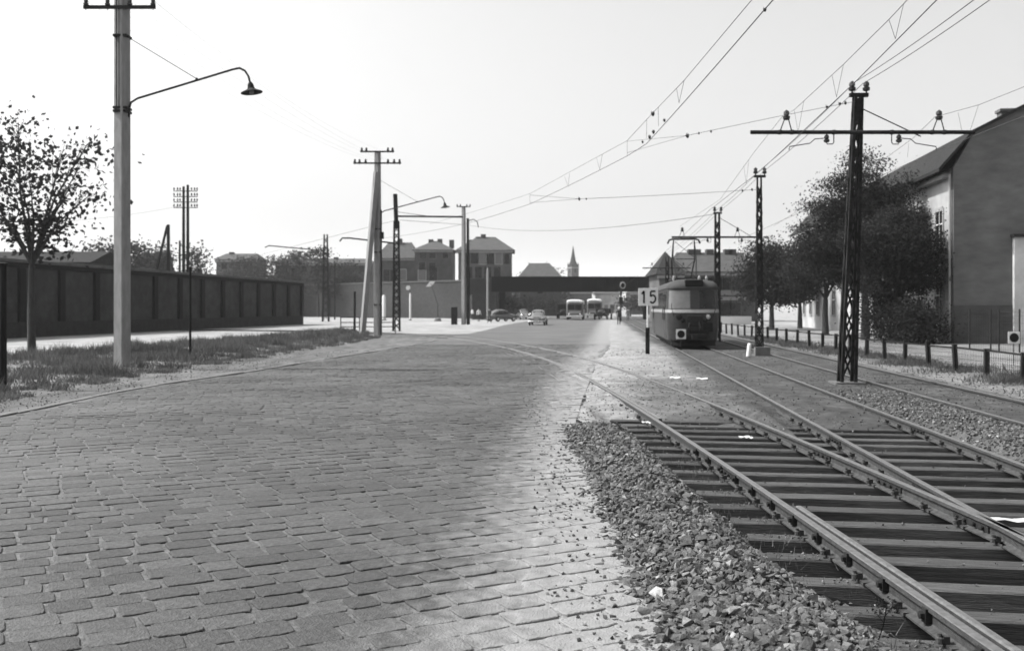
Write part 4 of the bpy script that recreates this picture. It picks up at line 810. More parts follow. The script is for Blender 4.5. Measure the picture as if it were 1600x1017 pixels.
# ---------------------------------------------------------------- tram
tramY = 41.6
tram = thing('tram', 'dark tram with cream waist band and raised pantograph facing the camera', 'tram', (t1(tramY) + .02, tramY, 0), -math.atan(TS))
HW = 1.13; TL = 13.2
def plan(u):                                           # u 0..1 left side back -> front -> right side back
    # left side 0-.38, front .38-.62, right .62-1
    if u < .38: t = u / .38; return -HW, TL * (1 - t) + .75 * t
    if u > .62: t = (u - .62) / .38; return HW, .75 * (1 - t) + TL * t
    t = (u - .38) / .24; a = math.pi * (1 - t); e = 2 / 3.2
    cx = math.copysign(abs(math.cos(a)) ** e, math.cos(a)); sy = abs(math.sin(a)) ** e; return HW * cx, .75 * (1 - sy)
def tsurf(u, z, off=0.0):
    x, y = plan(u); x2, y2 = plan(min(u + .002, 1)); x1, y1 = plan(max(u - .002, 0)); d = Vector((x2 - x1, y2 - y1, 0)).normalized(); nrm = Vector((d.y, -d.x, 0))
    ins = .0 if z < 1.55 else (z - 1.55) * .05; ins += .05 * (1 - min(1, max(0, (z - .35) / .7)))
    fr = 1 - min(1, y / .75) if y < .75 else 0; rake = fr * max(0, z - 1.55) * .12
    p = Vector((x, y, 0)) - nrm * (ins - off); return Vector((p.x, p.y + rake, z))
def patch(u0, u1, z0, z1, off, th, nu=6, nz=3):
    V = []; Fc = []
    for s in (off, off - th):
        for j in range(nz + 1):
            for i in range(nu + 1): V.append(tsurf(u0 + (u1 - u0) * i / nu, z0 + (z1 - z0) * j / nz, s))
    q = (nu + 1) * (nz + 1)
    for j in range(nz):
        for i in range(nu): a = j * (nu + 1) + i; Fc += [(a, a + 1, a + nu + 2, a + nu + 1), (a + q, a + nu + 1 + q, a + nu + 2 + q, a + 1 + q)]
    for i in range(nu): a, b_ = i, nz * (nu + 1) + i; Fc += [(a, a + q, a + 1 + q, a + 1), (b_, b_ + 1, b_ + 1 + q, b_ + q)]
    for j in range(nz): a, b_ = j * (nu + 1), j * (nu + 1) + nu; Fc += [(a, a + nu + 1, a + nu + 1 + q, a + q), (b_, b_ + q, b_ + nu + 1 + q, b_ + nu + 1)]
    return MB().add(V, Fc)
us = [i * .038 for i in range(11)] + [.38 + .24 * i / 24 for i in range(1, 24)] + [.62 + .038 * i for i in range(11)]
def rings(zs, inset=None):
    V = []
    for k, z in enumerate(zs):
        for u in us: V.append(tsurf(u, z))
    n = len(us); return V, [(j * n + i, j * n + i + 1, (j + 1) * n + i + 1, (j + 1) * n + i) for j in range(len(zs) - 1) for i in range(n - 1)] + [(j * n + n - 1, j * n, (j + 1) * n, (j + 1) * n + n - 1) for j in range(len(zs) - 1)]
V, Fc = rings([.34, .6, .9, 1.2, 1.54]); MB().add(V, Fc).build('lower_body', m_tramlow, tram, smooth=True)
V, Fc = rings([1.54, 1.7, 2.1, 2.5, 2.62]); MB().add(V, Fc).build('upper_body', m_tramtop, tram, smooth=True)
patch(0, 1, 1.54, 1.68, .018, .02, 60, 1).build('waist_band', m_cream, tram, smooth=True)
V = []; n = len(us)
for k, (s, z) in enumerate([(1.04, 2.6), (1.03, 2.68), (.97, 2.8), (.82, 2.92), (.55, 3.0), (.2, 3.03)]):
    for u in us:
        q = tsurf(u, 2.6); V.append(Vector((q.x * s, .4 + (q.y - .4) * 1 if q.y > .76 else 1.6 + (q.y - 1.6) * (s if s < 1 else s * 1.0), z)))
MB().add(V, [(j * n + i, j * n + i + 1, (j + 1) * n + i + 1, (j + 1) * n + i) for j in range(5) for i in range(n - 1)] + [tuple(5 * n + i for i in range(n))]).build('roof', m_tramroof, tram, smooth=True)
fw = patch(.415, .498, 1.72, 2.5, .012, .02, 8, 3).build('windscreen', m_glassl, tram, smooth=True); patch(.506, .585, 1.72, 2.5, .012, .02, 8, 3).build('windscreen', m_glass, tram, smooth=True)
patch(.497, .507, 1.7, 2.52, .03, .04, 2, 2).build('window_pillar', m_tramtop, tram)
for k in range(7):
    u0 = .02 + k * .051
    for a, b_ in ((u0, u0 + .04), (1 - u0 - .04, 1 - u0)): patch(a, b_, 1.74, 2.46, .012, .02, 2, 1).build('side_window', m_glass, tram)
for u0 in (.3, .335, .05): patch(u0, u0 + .028, .4, 2.5, .02, .02, 2, 2).build('door', m_tramlow if u0 < .1 else m_tramtop, tram); patch(u0 + .004, u0 + .024, 1.2, 2.35, .03, .008, 2, 1).build('door_glass', m_glass, tram)
b = MB(); b.box(-.36, .42, .1, .95, 2.68, 2.98); b.build('destination_box', m_black, tram, bevel=.05)
for x in (-.62, .62):
    b = MB(); b.lathe([(.13, 0), (.15, .02), (.15, .1), (.1, .13)], (0, 0, 0), 16, Matrix.Translation((x, .12, 1.36)) @ Matrix.Rotation(math.radians(90), 4, 'X')); hd = b.build('headlight', m_iron, tram, smooth=True)
    MB().lathe([(.001, 0), (.11, 0), (.1, .03), (.001, .04)], (0, 0, 0), 16, Matrix.Translation((x, -.01, 1.36)) @ Matrix.Rotation(math.radians(90), 4, 'X')).build('lens', m_glass if x < 0 else m_chrome, hd, smooth=True)
MB().box(-.5, .5, -.35, .3, .42, .62).build('bumper_beam', m_black, tram, bevel=.03); MB().box(-.12, .12, -.6, -.3, .4, .62).build('coupler', m_iron, tram)
MB().tube([(-.2, -.1, 1.1), (-.24, -.22, .9), (-.22, -.15, .62)], .035, 6).build('brake_hose', m_black, tram); MB().tube([(.22, -.1, 1.1), (.27, -.22, .88), (.22, -.15, .62)], .035, 6).build('brake_hose', m_black, tram)
MB().box(-.3, .34, -.07, .1, .95, 1.42).build('coupling_cover', m_iron, tram, bevel=.03); MB().box(.42, .82, -.0, .2, .72, 1.1).build('equipment_box', m_black, tram, bevel=.02); MB().box(-.62, .62, -.09, .05, .62, .8).build('front_step', m_black, tram, bevel=.02)
for x, z in ((-.46, 1.2), (.5, 1.22)): MB().lathe([(.001, 0), (.1, 0), (.1, .12), (.05, .14)], (0, 0, 0), 10, Matrix.Translation((x, .05, z)) @ Matrix.Rotation(math.radians(90), 4, 'X')).build('socket', m_black, tram)
b = MB(); b.box(-.9, .9, .3, TL - .3, .12, .36); b.build('underframe', m_black, tram)
b = MB(); b.add([(-.95, .1, .1), (.95, .1, .1), (.95, .25, .45), (-.95, .25, .45), (-.95, .5, .1), (.95, .5, .1)], [(0, 1, 2, 3), (0, 4, 5, 1), (3, 2, 5, 4), (0, 3, 4), (1, 5, 2)]); b.build('lifeguard', m_black, tram)
for yy in (2.2, 4.0, 9.2, 11.0):
    for x in (-.72, .72): MB().lathe([(.33, -.05), (.36, -.05), (.34, .05), (.1, .06)], (0, 0, 0), 20, Matrix.Translation((x, yy, .34)) @ Matrix.Rotation(math.radians(90), 4, 'Y')).build('wheel', m_iron, tram)
pn = MB(); pz = 5.02
for x in (-.5, .5):
    pn.tube([(x * .9, 3.6, 3.15), (x * 1.1, 4.6, 4.1)], .034, 6); pn.tube([(x * .9, 6.4, 3.15), (x * 1.1, 5.4, 4.1)], .034, 6); pn.tube([(x * 1.1, 4.6, 4.1), (x, 5.0, pz)], .028, 6); pn.tube([(x * 1.1, 5.4, 4.1), (x, 5.0, pz)], .028, 6)
pn.tube([(-.55, 4.6, 4.1), (.55, 4.6, 4.1)], .018, 6); pn.tube([(-.45, 3.6, 3.2), (.55, 4.6, 4.1)], .014, 6); pn.tube([(.45, 3.6, 3.2), (-.55, 4.6, 4.1)], .014, 6); pn.tube([(-.55, 4.6, 4.1), (.5, 5.0, pz)], .012, 5); pn.tube([(.55, 4.6, 4.1), (-.5, 5, pz)], .012, 5)
pg = pn.build('pantograph', m_iron, tram); MB().tube([(-.78, 5.0, pz - .16), (-.7, 5.0, pz + .02), (-.55, 5, pz + .06), (.55, 5, pz + .06), (.7, 5.0, pz + .02), (.78, 5, pz - .16)], .045, 6).build('collector_bow', m_iron, pg)
b = MB(); b.box(-.62, .62, 3.4, 3.5, 3.08, 3.16); b.box(-.62, .62, 6.4, 6.5, 3.08, 3.16); b.box(-.62, -.55, 3.5, 6.4, 3.08, 3.16); b.box(.55, .62, 3.5, 6.4, 3.08, 3.16); b.build('pantograph_base', m_iron, pg)
for x, yy in ((-.75, 1.4), (.4, 1.6), (.75, 1.9)): b = MB(); b.lathe([(.03, 2.85), (.05, 3.0), (.07, 3.1), (.03, 3.2)], (x, yy, 0), 8); b.build('roof_insulator', m_trim, tram)
for x in (-.85, .85): MB().tube([(x, .15, 1.35), (x + math.copysign(.1, x), -.05, 1.8), (x + math.copysign(.1, x), -.05, 1.95)], .015, 5).build('mirror_arm', m_iron, tram)
# ---------------------------------------------------------------- signs, bollard
def digit(par, strokes, x, z, s, mat):
    b = MB()
    for pl in strokes:
        for a, c in zip(pl[:-1], pl[1:]): b.beam((x + a[0] * s, -.026, z + a[1] * s), (x + c[0] * s, -.026, z + c[1] * s), .16 * s, .008, up=(0, 1, 0)) if False else b.beam((x + a[0] * s, -.026, z + a[1] * s), (x + c[0] * s, -.026, z + c[1] * s), .008, .27 * s, up=(-(c[1] - a[1]), 0, (c[0] - a[0])))
    return b.build('numeral', mat, par)
sb = G(1012, 553, -.02); sg = thing('stop_sign', 'white tram stop board with black number 15 on a post', 'sign', sb)
Ys = sb.y; zz = lambda py: CH + (HY - py) / F * Ys
MB().box(-.36, .4, -.02, .01, zz(477), zz(449.5)).build('board', m_white, sg, bevel=.006)
MB().tube([(0, .05, zz(520)), (0, .05, zz(450))], .03, 8).build('upper_pole', m_white, sg); MB().box(-.075, .075, -.02, .1, -.1, zz(511)).build('lower_post', m_mast, sg)
c0 = (zz(477) + zz(449.5)) / 2; hgt = (zz(449.5) - zz(477)) * .36
digit(sg, [[(-.28, .45), (.06, .95), (.06, -.98)]], -.16, c0, hgt, m_black)
five = [(.42, .9), (-.3, .9), (-.36, .1), (-.1, .28), (.2, .26), (.42, .0), (.44, -.4), (.25, -.8), (-.1, -.95), (-.4, -.72)]
digit(sg, [five], .19, c0, hgt, m_black)
def disc_sign(loc, size, zc, label):
    t = thing('disc_sign', label, 'sign', loc, 0); MB().box(-size / 2, size / 2, -.02, 0, zc - size / 2, zc + size / 2).build('board', m_white, t, bevel=size * .04)
    MB().lathe([(size * .39, -.005), (size * .39, .006)], (0, 0, 0), 28, Matrix.Translation((0, -.024, zc)) @ Matrix.Rotation(math.radians(90), 4, 'X')).build('black_disc', m_black, t)
    MB().tube([(0, .012, -.1), (0, .012, zc)], .014, 6).build('pole', m_iron, t)
q = G(1064, 548, -.04); disc_sign(q, .41, CH + (HY - 520.5) / F * q.y, 'white square board with black disc before the tram front'); q = Vector((784 / 1500 * 30, 30, -.07)); disc_sign(q, .37, CH + (HY - 524) / F * 30, 'white square board with black disc beyond the fence at right edge')
bb = G(1169, 558, -.05); bo = thing('bollard', 'short leaning white-painted bollard beside the slim mast', 'bollard', bb); bo.rotation_euler = (0, math.radians(6), 0)
MB().lathe([(.075, -.1), (.075, .44), (.06, .49), (.03, .51)], (0, 0, 0), 12).build('stub', m_white, bo, smooth=True); MB().lathe([(.09, -.1), (.09, .03)], (0, 0, 0), 12).build('collar', m_concd, bo)
# ---------------------------------------------------------------- low mesh fence on the right
fx = lambda Y: 12.62 + (Y - 25) * .057
fence = thing('mesh_fence', 'low fence of dark posts with rail and wire mesh right of the tracks', 'fence', (0, 0, 0)); fp0 = None; Yp = 17.4; ypos = []
while Yp < 76:
    ypos.append(Yp); b = MB(); b.box(-.06, .06, -.06, .06, -.15, .68)
    if fp0 is None: fp0 = b.build('fence_post', m_post, fence, bevel=.012); fp0.location = (fx(Yp), Yp, 0)
    else: o = inst(fp0, fence, (fx(Yp), Yp, random.uniform(-.04, .05)), random.uniform(-.2, .2)); o.rotation_euler.x = random.uniform(-.04, .04); o.rotation_euler.y = random.uniform(-.04, .04)
    Yp += 2.05 if Yp < 40 else 2.3
for a, b_ in zip(ypos[:-1], ypos[1:]):
    MB().beam((fx(a), a + .05, .60), (fx(b_), b_ - .05, .60 + random.uniform(-.02, .02)), .035, .05).build('top_rail', m_post, fence)
    if a < 34:
        b = MB(); n = int((b_ - a) / .1)
        for k in range(1, n): y_ = a + (b_ - a) * k / n; b.beam((fx(y_), y_, -.03), (fx(y_), y_, .57), .007)
        for z in (.05, .18, .31, .44): b.beam((fx(a), a + .06, z), (fx(b_), b_ - .06, z), .007)
        setp(b.build('wire_mesh', m_iron, fence), kind='stuff')
# taller wire fence before the gable
f2 = thing('wire_fence', 'tall thin wire fence with slim posts at the foot of the gable', 'fence', (0, 0, 0))
fpx = [(1515, 42), (1548, 40.5), (1561, 40), (1593, 38.5), (1640, 37), (1690, 35.5)]
for px, Y in fpx: q = Bx_(px, Y); MB().tube([(q.x, q.y, -.1), (q.x, q.y, CH + (HY - 483) / F * Y)], .035, 6).build('fence_post', m_iron, f2)
for (pa, Ya), (pb_, Yb) in zip(fpx[:-1], fpx[1:]):
    a, b_ = Bx_(pa, Ya), Bx_(pb_, Yb); b = MB(); n = max(3, int((b_ - a).length / .16))
    for k in range(1, n): c = a.lerp(b_, k / n); b.beam(c, c + Vector((0, 0, 1.65)), .005)
    for z in (.3, .6, .9, 1.2, 1.5, 1.65): b.beam(a + Vector((0, 0, z)), b_ + Vector((0, 0, z)), .006)
    setp(b.build('wire_mesh', m_iron, f2), kind='stuff')
# ---------------------------------------------------------------- right-hand building
def building(name, label, loc, rz, cat='building', group=None): return thing(name, label, cat, loc, rz, group)
cY = 48.6; cX = (1490 - CX) / F * cY; br = building('apartment_house', 'two-storey house with sooty gable wall and pale facade behind the trees', (cX, cY, -.07), -math.atan(.125), 'house')
zE = CH + (HY - 262) / F * cY + .07; BL = 46; BWd = 10.5
prof_g = [(0, 0), (BWd, 0), (BWd, zE), (BWd - 1.5, zE + 2.0), (BWd / 2, zE + 3.9), (1.0, zE + 1.8), (0, zE)]
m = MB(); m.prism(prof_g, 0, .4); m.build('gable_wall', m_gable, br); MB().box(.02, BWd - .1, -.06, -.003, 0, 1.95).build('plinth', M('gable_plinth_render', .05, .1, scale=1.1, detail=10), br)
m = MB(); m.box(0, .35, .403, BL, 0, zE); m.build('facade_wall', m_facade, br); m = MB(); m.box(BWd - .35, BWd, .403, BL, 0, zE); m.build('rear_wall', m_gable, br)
m = MB(); V = []
rp = [(-.75, zE - .12), (.9, zE + 1.78), (BWd / 2, zE + 3.98), (BWd - .9, zE + 1.78), (BWd + .7, zE - .12)]
for y_ in (-.15, BL):
    V += [(x, y_, z + .1) for x, z in rp] + [(x, y_, z - .08) for x, z in rp]
m.add(V, [(i, i + 1, i + 11, i + 10) for i in range(4)] + [(i + 5, i + 15, i + 16, i + 6) for i in range(4)] + [(i, i + 5, i + 6, i + 1) for i in range(4)] + [(i + 10, i + 11, i + 16, i + 15) for i in range(4)] + [(0, 10, 15, 5), (4, 9, 19, 14)])
rf = m.build('roof', m_roof, br)
for x, y_, h_ in ((3.4, 2.0, 3.1), (4.7, 1.4, 3.75)): b = MB(); b.box(x - .5, x + .5, y_ - .3, y_ + .3, zE + 1.5, zE + h_); b.box(x - .58, x + .58, y_ - .38, y_ + .38, zE + h_ + .002, zE + h_ + .15); b.build('chimney', m_gable, rf)
MB().box(-.35, 0, .5, BL, zE - .45, zE - .22).build('cornice', m_trim, br); MB().box(-.1, -.002, .42, BL, 4.35, 4.55).build('string_course', m_trim, br); MB().tube([(-.12, .2, 0), (-.12, .2, zE - .3)], .06, 8).build('downpipe', m_trim, br)
for k in range(13):
    y_ = 2.2 + 3.35 * k
    for z0, z1 in ((5.0, 6.9), (1.25, 3.2)):
        wn_ = MB(); wn_.box(-.05, -.004, y_ - .72, y_ - .55, z0 - .15, z1 + .15); wn_.box(-.05, -.004, y_ + .55, y_ + .72, z0 - .15, z1 + .15); wn_.box(-.07, -.004, y_ - .55, y_ + .55, z1, z1 + .22); wn_.box(-.1, -.004, y_ - .55, y_ + .55, z0 - .15, z0); fr = wn_.build('window_frame', m_trim, br)
        MB().box(-.012, -.003, y_ - .55, y_ + .55, z0, z1).build('pane', m_glass, fr); b = MB(); b.box(-.03, -.013, y_ - .025, y_ + .025, z0, z1); b.box(-.03, -.013, y_ - .55, y_ - .027, z0 + 1.2, z0 + 1.26); b.box(-.03, -.013, y_ + .027, y_ + .55, z0 + 1.2, z0 + 1.26); b.build('glazing_bar', m_white, fr)
b = MB(); b.box(-.9, -.003, 2.0, 3.8, 4.6, 4.75); bal = b.build('balcony', m_trim, br)
for k in range(12): MB().beam((-.88, 2.04 + k * .155, 4.75), (-.88, 2.04 + k * .155, 5.6), .02).build('baluster', m_iron, bal)
MB().beam((-.88, 2.0, 5.62), (-.88, 3.8, 5.62), .04).build('handrail', m_iron, bal)
# whitewashed annexe at the edge of the frame
an = building('annexe', 'whitewashed wall of a small annexe at the right edge', Bx_(1585, 48.0), -.124, 'building'); m = MB(); m.box(0, 7, 0, .35, 0, 5.35); m.build('wall', M('whitewash', .55, .72, scale=1.2, detail=7, stain=(.8, .75, 1.1)), an); MB().box(-.1, 7.2, -.15, .36, 5.352, 5.5).build('flat_roof', m_roof, an)
MB().box(1.2, 2.1, -.03, -.002, 1.4, 2.6).build('window', m_glass, an)
# ---------------------------------------------------------------- far houses, embankment, bridge
def hip_house(name, label, px0, px1, Y, py_eave, py_ridge, depth, mat, roofm, wins, chim, group='far houses behind the embankment', base=0, rz=0, ridge=.4):
    x0, x1 = (px0 - CX) / F * Y, (px1 - CX) / F * Y; hw = (x1 - x0) / 2; ze = CH + (HY - py_eave) / F * Y; zr = CH + (HY - py_ridge) / F * Y
    t = building(name, label, ((x0 + x1) / 2, Y, -.07), rz, 'house', group); MB().box(-hw, hw, 0, depth, 0, ze).build('wall', mat, t)
    e = .6; V = [(-hw - e, -e, ze), (hw + e, -e, ze), (hw + e, depth + e, ze), (-hw - e, depth + e, ze), (-hw * ridge, depth / 2, zr), (hw * ridge, depth / 2, zr)]
    r = MB().add(V, [(0, 1, 5, 4), (1, 2, 5), (2, 3, 4, 5), (3, 0, 4), (3, 2, 1, 0)]).build('roof', roofm, t); MB().box(-hw - .25, hw + .25, -.28, -.002, ze - .5, ze - .1).build('cornice', m_trim, t)
    for f, h in chim: MB().box(f * hw - .5, f * hw + .5, depth / 2 - .8, depth / 2 + .4, zr - 1.6, zr + h).build('chimney', m_house, r)
    for (wx_, wz, ww, wh, lit) in wins:
        fr = MB().box(wx_ * hw - ww / 2 - .15, wx_ * hw + ww / 2 + .15, -.08, -.002, wz - .15, wz + wh + .15).build('window_frame', m_trim if lit else m_house2, t); MB().box(wx_ * hw - ww / 2, wx_ * hw + ww / 2, -.1, -.083, wz, wz + wh).build('pane', m_glassl if lit else m_glass, fr)
    return t
zat = lambda py, Y: CH + (HY - py) / F * Y
hY = 205
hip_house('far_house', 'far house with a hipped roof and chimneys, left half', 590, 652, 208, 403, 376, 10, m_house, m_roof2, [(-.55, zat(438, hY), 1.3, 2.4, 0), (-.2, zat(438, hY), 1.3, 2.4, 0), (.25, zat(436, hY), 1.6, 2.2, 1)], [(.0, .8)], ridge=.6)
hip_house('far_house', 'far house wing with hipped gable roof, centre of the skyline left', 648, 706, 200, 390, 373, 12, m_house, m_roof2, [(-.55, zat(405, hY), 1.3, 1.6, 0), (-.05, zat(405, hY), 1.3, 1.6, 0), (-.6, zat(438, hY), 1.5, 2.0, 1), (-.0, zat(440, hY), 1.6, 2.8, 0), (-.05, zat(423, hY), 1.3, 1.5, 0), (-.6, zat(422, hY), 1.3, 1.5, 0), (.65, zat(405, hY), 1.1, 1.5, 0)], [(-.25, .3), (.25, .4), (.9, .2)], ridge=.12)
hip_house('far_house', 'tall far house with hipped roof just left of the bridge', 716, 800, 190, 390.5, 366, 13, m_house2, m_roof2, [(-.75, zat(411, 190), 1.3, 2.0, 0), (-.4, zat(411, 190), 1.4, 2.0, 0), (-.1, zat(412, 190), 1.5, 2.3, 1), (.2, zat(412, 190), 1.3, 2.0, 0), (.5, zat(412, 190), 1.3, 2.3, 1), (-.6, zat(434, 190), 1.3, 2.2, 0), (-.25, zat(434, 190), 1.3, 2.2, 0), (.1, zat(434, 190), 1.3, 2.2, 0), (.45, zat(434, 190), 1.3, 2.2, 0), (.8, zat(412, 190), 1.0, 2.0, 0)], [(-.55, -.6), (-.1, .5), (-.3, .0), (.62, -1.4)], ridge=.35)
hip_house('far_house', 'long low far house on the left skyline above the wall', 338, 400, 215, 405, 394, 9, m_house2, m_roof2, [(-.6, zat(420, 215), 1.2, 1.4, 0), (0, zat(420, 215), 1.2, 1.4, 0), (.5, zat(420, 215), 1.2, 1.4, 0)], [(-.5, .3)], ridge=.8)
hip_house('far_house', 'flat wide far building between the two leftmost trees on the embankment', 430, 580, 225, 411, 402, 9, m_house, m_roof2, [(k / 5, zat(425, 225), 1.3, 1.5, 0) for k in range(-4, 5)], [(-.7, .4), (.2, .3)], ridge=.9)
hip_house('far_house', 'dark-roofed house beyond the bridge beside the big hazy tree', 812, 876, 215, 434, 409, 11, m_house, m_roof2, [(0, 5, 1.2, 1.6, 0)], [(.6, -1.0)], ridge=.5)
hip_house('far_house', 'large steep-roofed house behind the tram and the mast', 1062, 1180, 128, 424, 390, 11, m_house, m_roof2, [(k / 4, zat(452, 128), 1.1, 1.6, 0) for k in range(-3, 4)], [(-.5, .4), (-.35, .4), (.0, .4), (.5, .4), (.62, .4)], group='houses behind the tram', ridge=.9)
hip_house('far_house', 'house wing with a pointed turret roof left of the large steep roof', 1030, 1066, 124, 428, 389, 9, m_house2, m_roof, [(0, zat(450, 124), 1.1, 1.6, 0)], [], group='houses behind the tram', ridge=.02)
lowb = hip_house('low_house', 'low dark building with pale plinth under the trees right of the tram', 1120, 1162, 105, 461, 452, 6, m_house, m_roof, [(-.4, 1.0, 1.0, 1.4, 0), (.4, 1.0, 1.0, 1.4, 0)], [], group='houses behind the tram', ridge=.8)
MB().box(-1.5, 2.3, -.1, -.004, 0, .9).build('pale_plinth', m_white, lowb)
# embankment wall left of the bridge (recedes to the left)
A_ = Vector(((768 - CX) / F * 160, 160, -.07)); B_ = Vector(((380 - CX) / F * 212, 212, -.07)); dv = (B_ - A_); ew = thing('embankment_wall', 'tall grey retaining wall of the railway embankment left of the bridge', 'wall', A_, math.atan2(dv.y, dv.x)); LE = dv.length
HE = CH + (HY - 438) / F * 160
MB().box(0, LE, -1.2, 0, 0, HE).build('wall_face', m_emb, ew)
cb = MB().box(-1, 1, -1.3, .12, 0, .3).build('coping_slab', m_coping, ew, bevel=.03); cb.location = (1, 0, HE + .002)
for k in range(1, int(LE / 2.05)): inst(cb, ew, (1 + 2.05 * k, 0, HE + .002))
bt = MB().box(-.5, .5, .003, .3, 0, HE - .6).build('buttress', m_emb, ew); bt.location = (3, 0, 0)
for k in range(1, int(LE / 21)): inst(bt, ew, (3 + 21 * k, 0, 0))
eb_ = MB(); eb_.box(-160, 0, 5, 26, -.2, HE - .3)
o = MB().add([(A_.x + 1, A_.y + 1.3, HE - .1), (B_.x, B_.y + 1.3, HE - .1), (B_.x - 60, B_.y + 9, HE - .1), (B_.x - 60, B_.y + 60, HE - .1), (A_.x + 1, A_.y + 40, HE - .1)], [(0, 4, 3, 2, 1)]).build('embankment_top', m_vsoil); setp(o, kind='structure')
# bridge
Yb = 150.; bz0, bz1 = zat(455, Yb), zat(433, Yb)
bg_ = thing('railway_bridge', 'dark steel plate girder railway bridge crossing over the road', 'bridge', (0, Yb, 0), 0); X0, X1 = (768 - CX) / F * Yb, (1075 - CX) / F * Yb
for yy in (0, 5): MB().box(X0, X1, yy, yy + .35, bz0, bz1).build('girder', m_bridge, bg_)
MB().box(X0, X1, .352, 4.998, bz0 + .3, bz0 + .6).build('deck', m_bridge, bg_)
st0 = None; k = 0; x = X0 + .4
while x < X1:
    if st0 is None: st0 = MB().box(-.06, .06, -.14, -.002, bz0 + .02, bz1 - .02).build('stiffener', m_bridge, bg_); st0.location = (x, 0, 0)
    else: inst(st0, bg_, (x, 0, 0))
    x += 1.25
MB().box(X0 - .1, X1, -.2, -.003, bz1 + .002, bz1 + .1).build('top_flange', m_bridge, bg_); MB().box(X0 - .1, X1, -.2, -.003, bz0 - .1, bz0 - .002).build('bottom_flange', m_bridge, bg_)
MB().box(X0 - 3.0, X0 + .8, -.5, 6, -.1, bz0 - .12).build('abutment', m_emb, bg_); MB().box((785 - CX) / F * Yb - .5, (785 - CX) / F * Yb + .45, .2, 1.2, -.1, bz0 - .11).build('pier', m_bridge, bg_); MB().box(X0 - 4, X0 - .01, 1.2, 8, bz0 - .5, bz1 - .2).build('parapet', m_emb, bg_)
MB().box((1006 - CX) / F * Yb, (1012 - CX) / F * Yb, .2, 1.2, -.1, bz0 - .11).build('pier', m_bridge, bg_); MB().box(X1 - .5, X1 + 6, -.5, 6, -.1, bz1).build('abutment', m_emb, bg_)
# beyond the bridge: rows of houses and trees along the street
for i, (px0, px1, Y, ye, yr, mt, lab) in enumerate([(800, 868, 250, 452, 446, m_house2, 'pale low house under the left half of the bridge'), (869, 925, 320, 456, 448, m_house, 'narrow grey house seen under the bridge behind the buses'), (930, 968, 330, 458, 452, m_facade, 'small pale house glimpsed under the bridge beside the post'), (985, 1050, 260, 457, 450, m_house, 'grey house seen under the bridge behind the stop board'), (770, 800, 240, 460, 455, m_house, 'dark house behind the left bridge abutment')]):
    hip_house('street_house', lab, px0, px1, Y, ye, yr, 10, mt, m_roof2, [(-.6, 1.3, 1.2, 1.5, 0), (-.1, 1.3, 1.2, 1.5, 1), (.4, 1.3, 1.2, 1.5, 0)], [], group='houses beyond the bridge', ridge=.7)
for i, (px, Y, r, lab) in enumerate([(812, 190, 2.6, 'bushy tree under the bridge at the left abutment'), (850, 215, 2.4, 'tree under the bridge behind the pale car'), (985, 210, 2.4, 'tree under the bridge right of the signal post'), (1010, 200, 2.0, 'tree under the bridge behind the stop board'), (912, 290, 2.2, 'small tree between bus and lorry under the bridge')]):
    make_tree('street_tree', lab, Bx_(px, Y), 5, (0, 0, 3), [(0, 0, 2.9, r, r, 1.3), (r * .6, 0, 2.4, r * .6, r * .6, .9), (-r * .6, 0, 2.4, r * .6, r * .6, .9)], 1100, .4, m_leaf2, .18, 1.4, 80 + i, group='trees beyond the bridge')
# church
ch = building('church', 'distant church tower with needle spire above the bridge', Bx_(895.5, 560), .5, 'church'); z_ = lambda py: CH + (HY - py) / F * 560
MB().box(-2.4, 2.4, -2.4, 2.4, 0, z_(416)).build('tower', m_house, ch); MB().lathe([(3.0, z_(416)), (1.7, z_(408)), (.9, z_(397)), (.08, z_(384))], (0, 0, 0), 8).build('spire', m_roof, ch)
MB().box(-2.6, 2.6, -2.6, 2.6, z_(419), z_(418)).build('cornice', m_trim, ch)
for a in range(4): b = MB(); b.box(-.6, .6, -2.5, -2.42, z_(426), z_(420), Matrix.Rotation(a * math.pi / 2, 4, 'Z')); b.build('belfry_opening', m_glass, ch)
for sx in (-1, 1):
    for sy in (-1, 1): MB().lathe([(.5, z_(416)), (.5, z_(414)), (.05, z_(410))], (sx * 2.1, sy * 2.1, 0), 6).build('corner_pinnacle', m_roof, ch)
# hills
xs = np.linspace(-4500, 4500, 90); V = []; 
for j, (yy, f) in enumerate(((4300, 0), (4800, .6), (5600, 1.0), (6600, .8))):
    for x in xs: h = (95 + 85 * math.exp(-((x - 1350) / 900) ** 2) + 25 * math.sin(x * .002) + 10 * math.sin(x * .007)) * f; V.append((x, yy, h - .5))
i = np.arange(3)[:, None] * 90 + np.arange(89)[None, :]; Fc = np.stack([i, i + 1, i + 91, i + 90], -1).reshape(-1, 4)
setp(arr_mesh('hills', np.array(V), Fc, 4, m_vsoil, smooth=True), kind='structure')
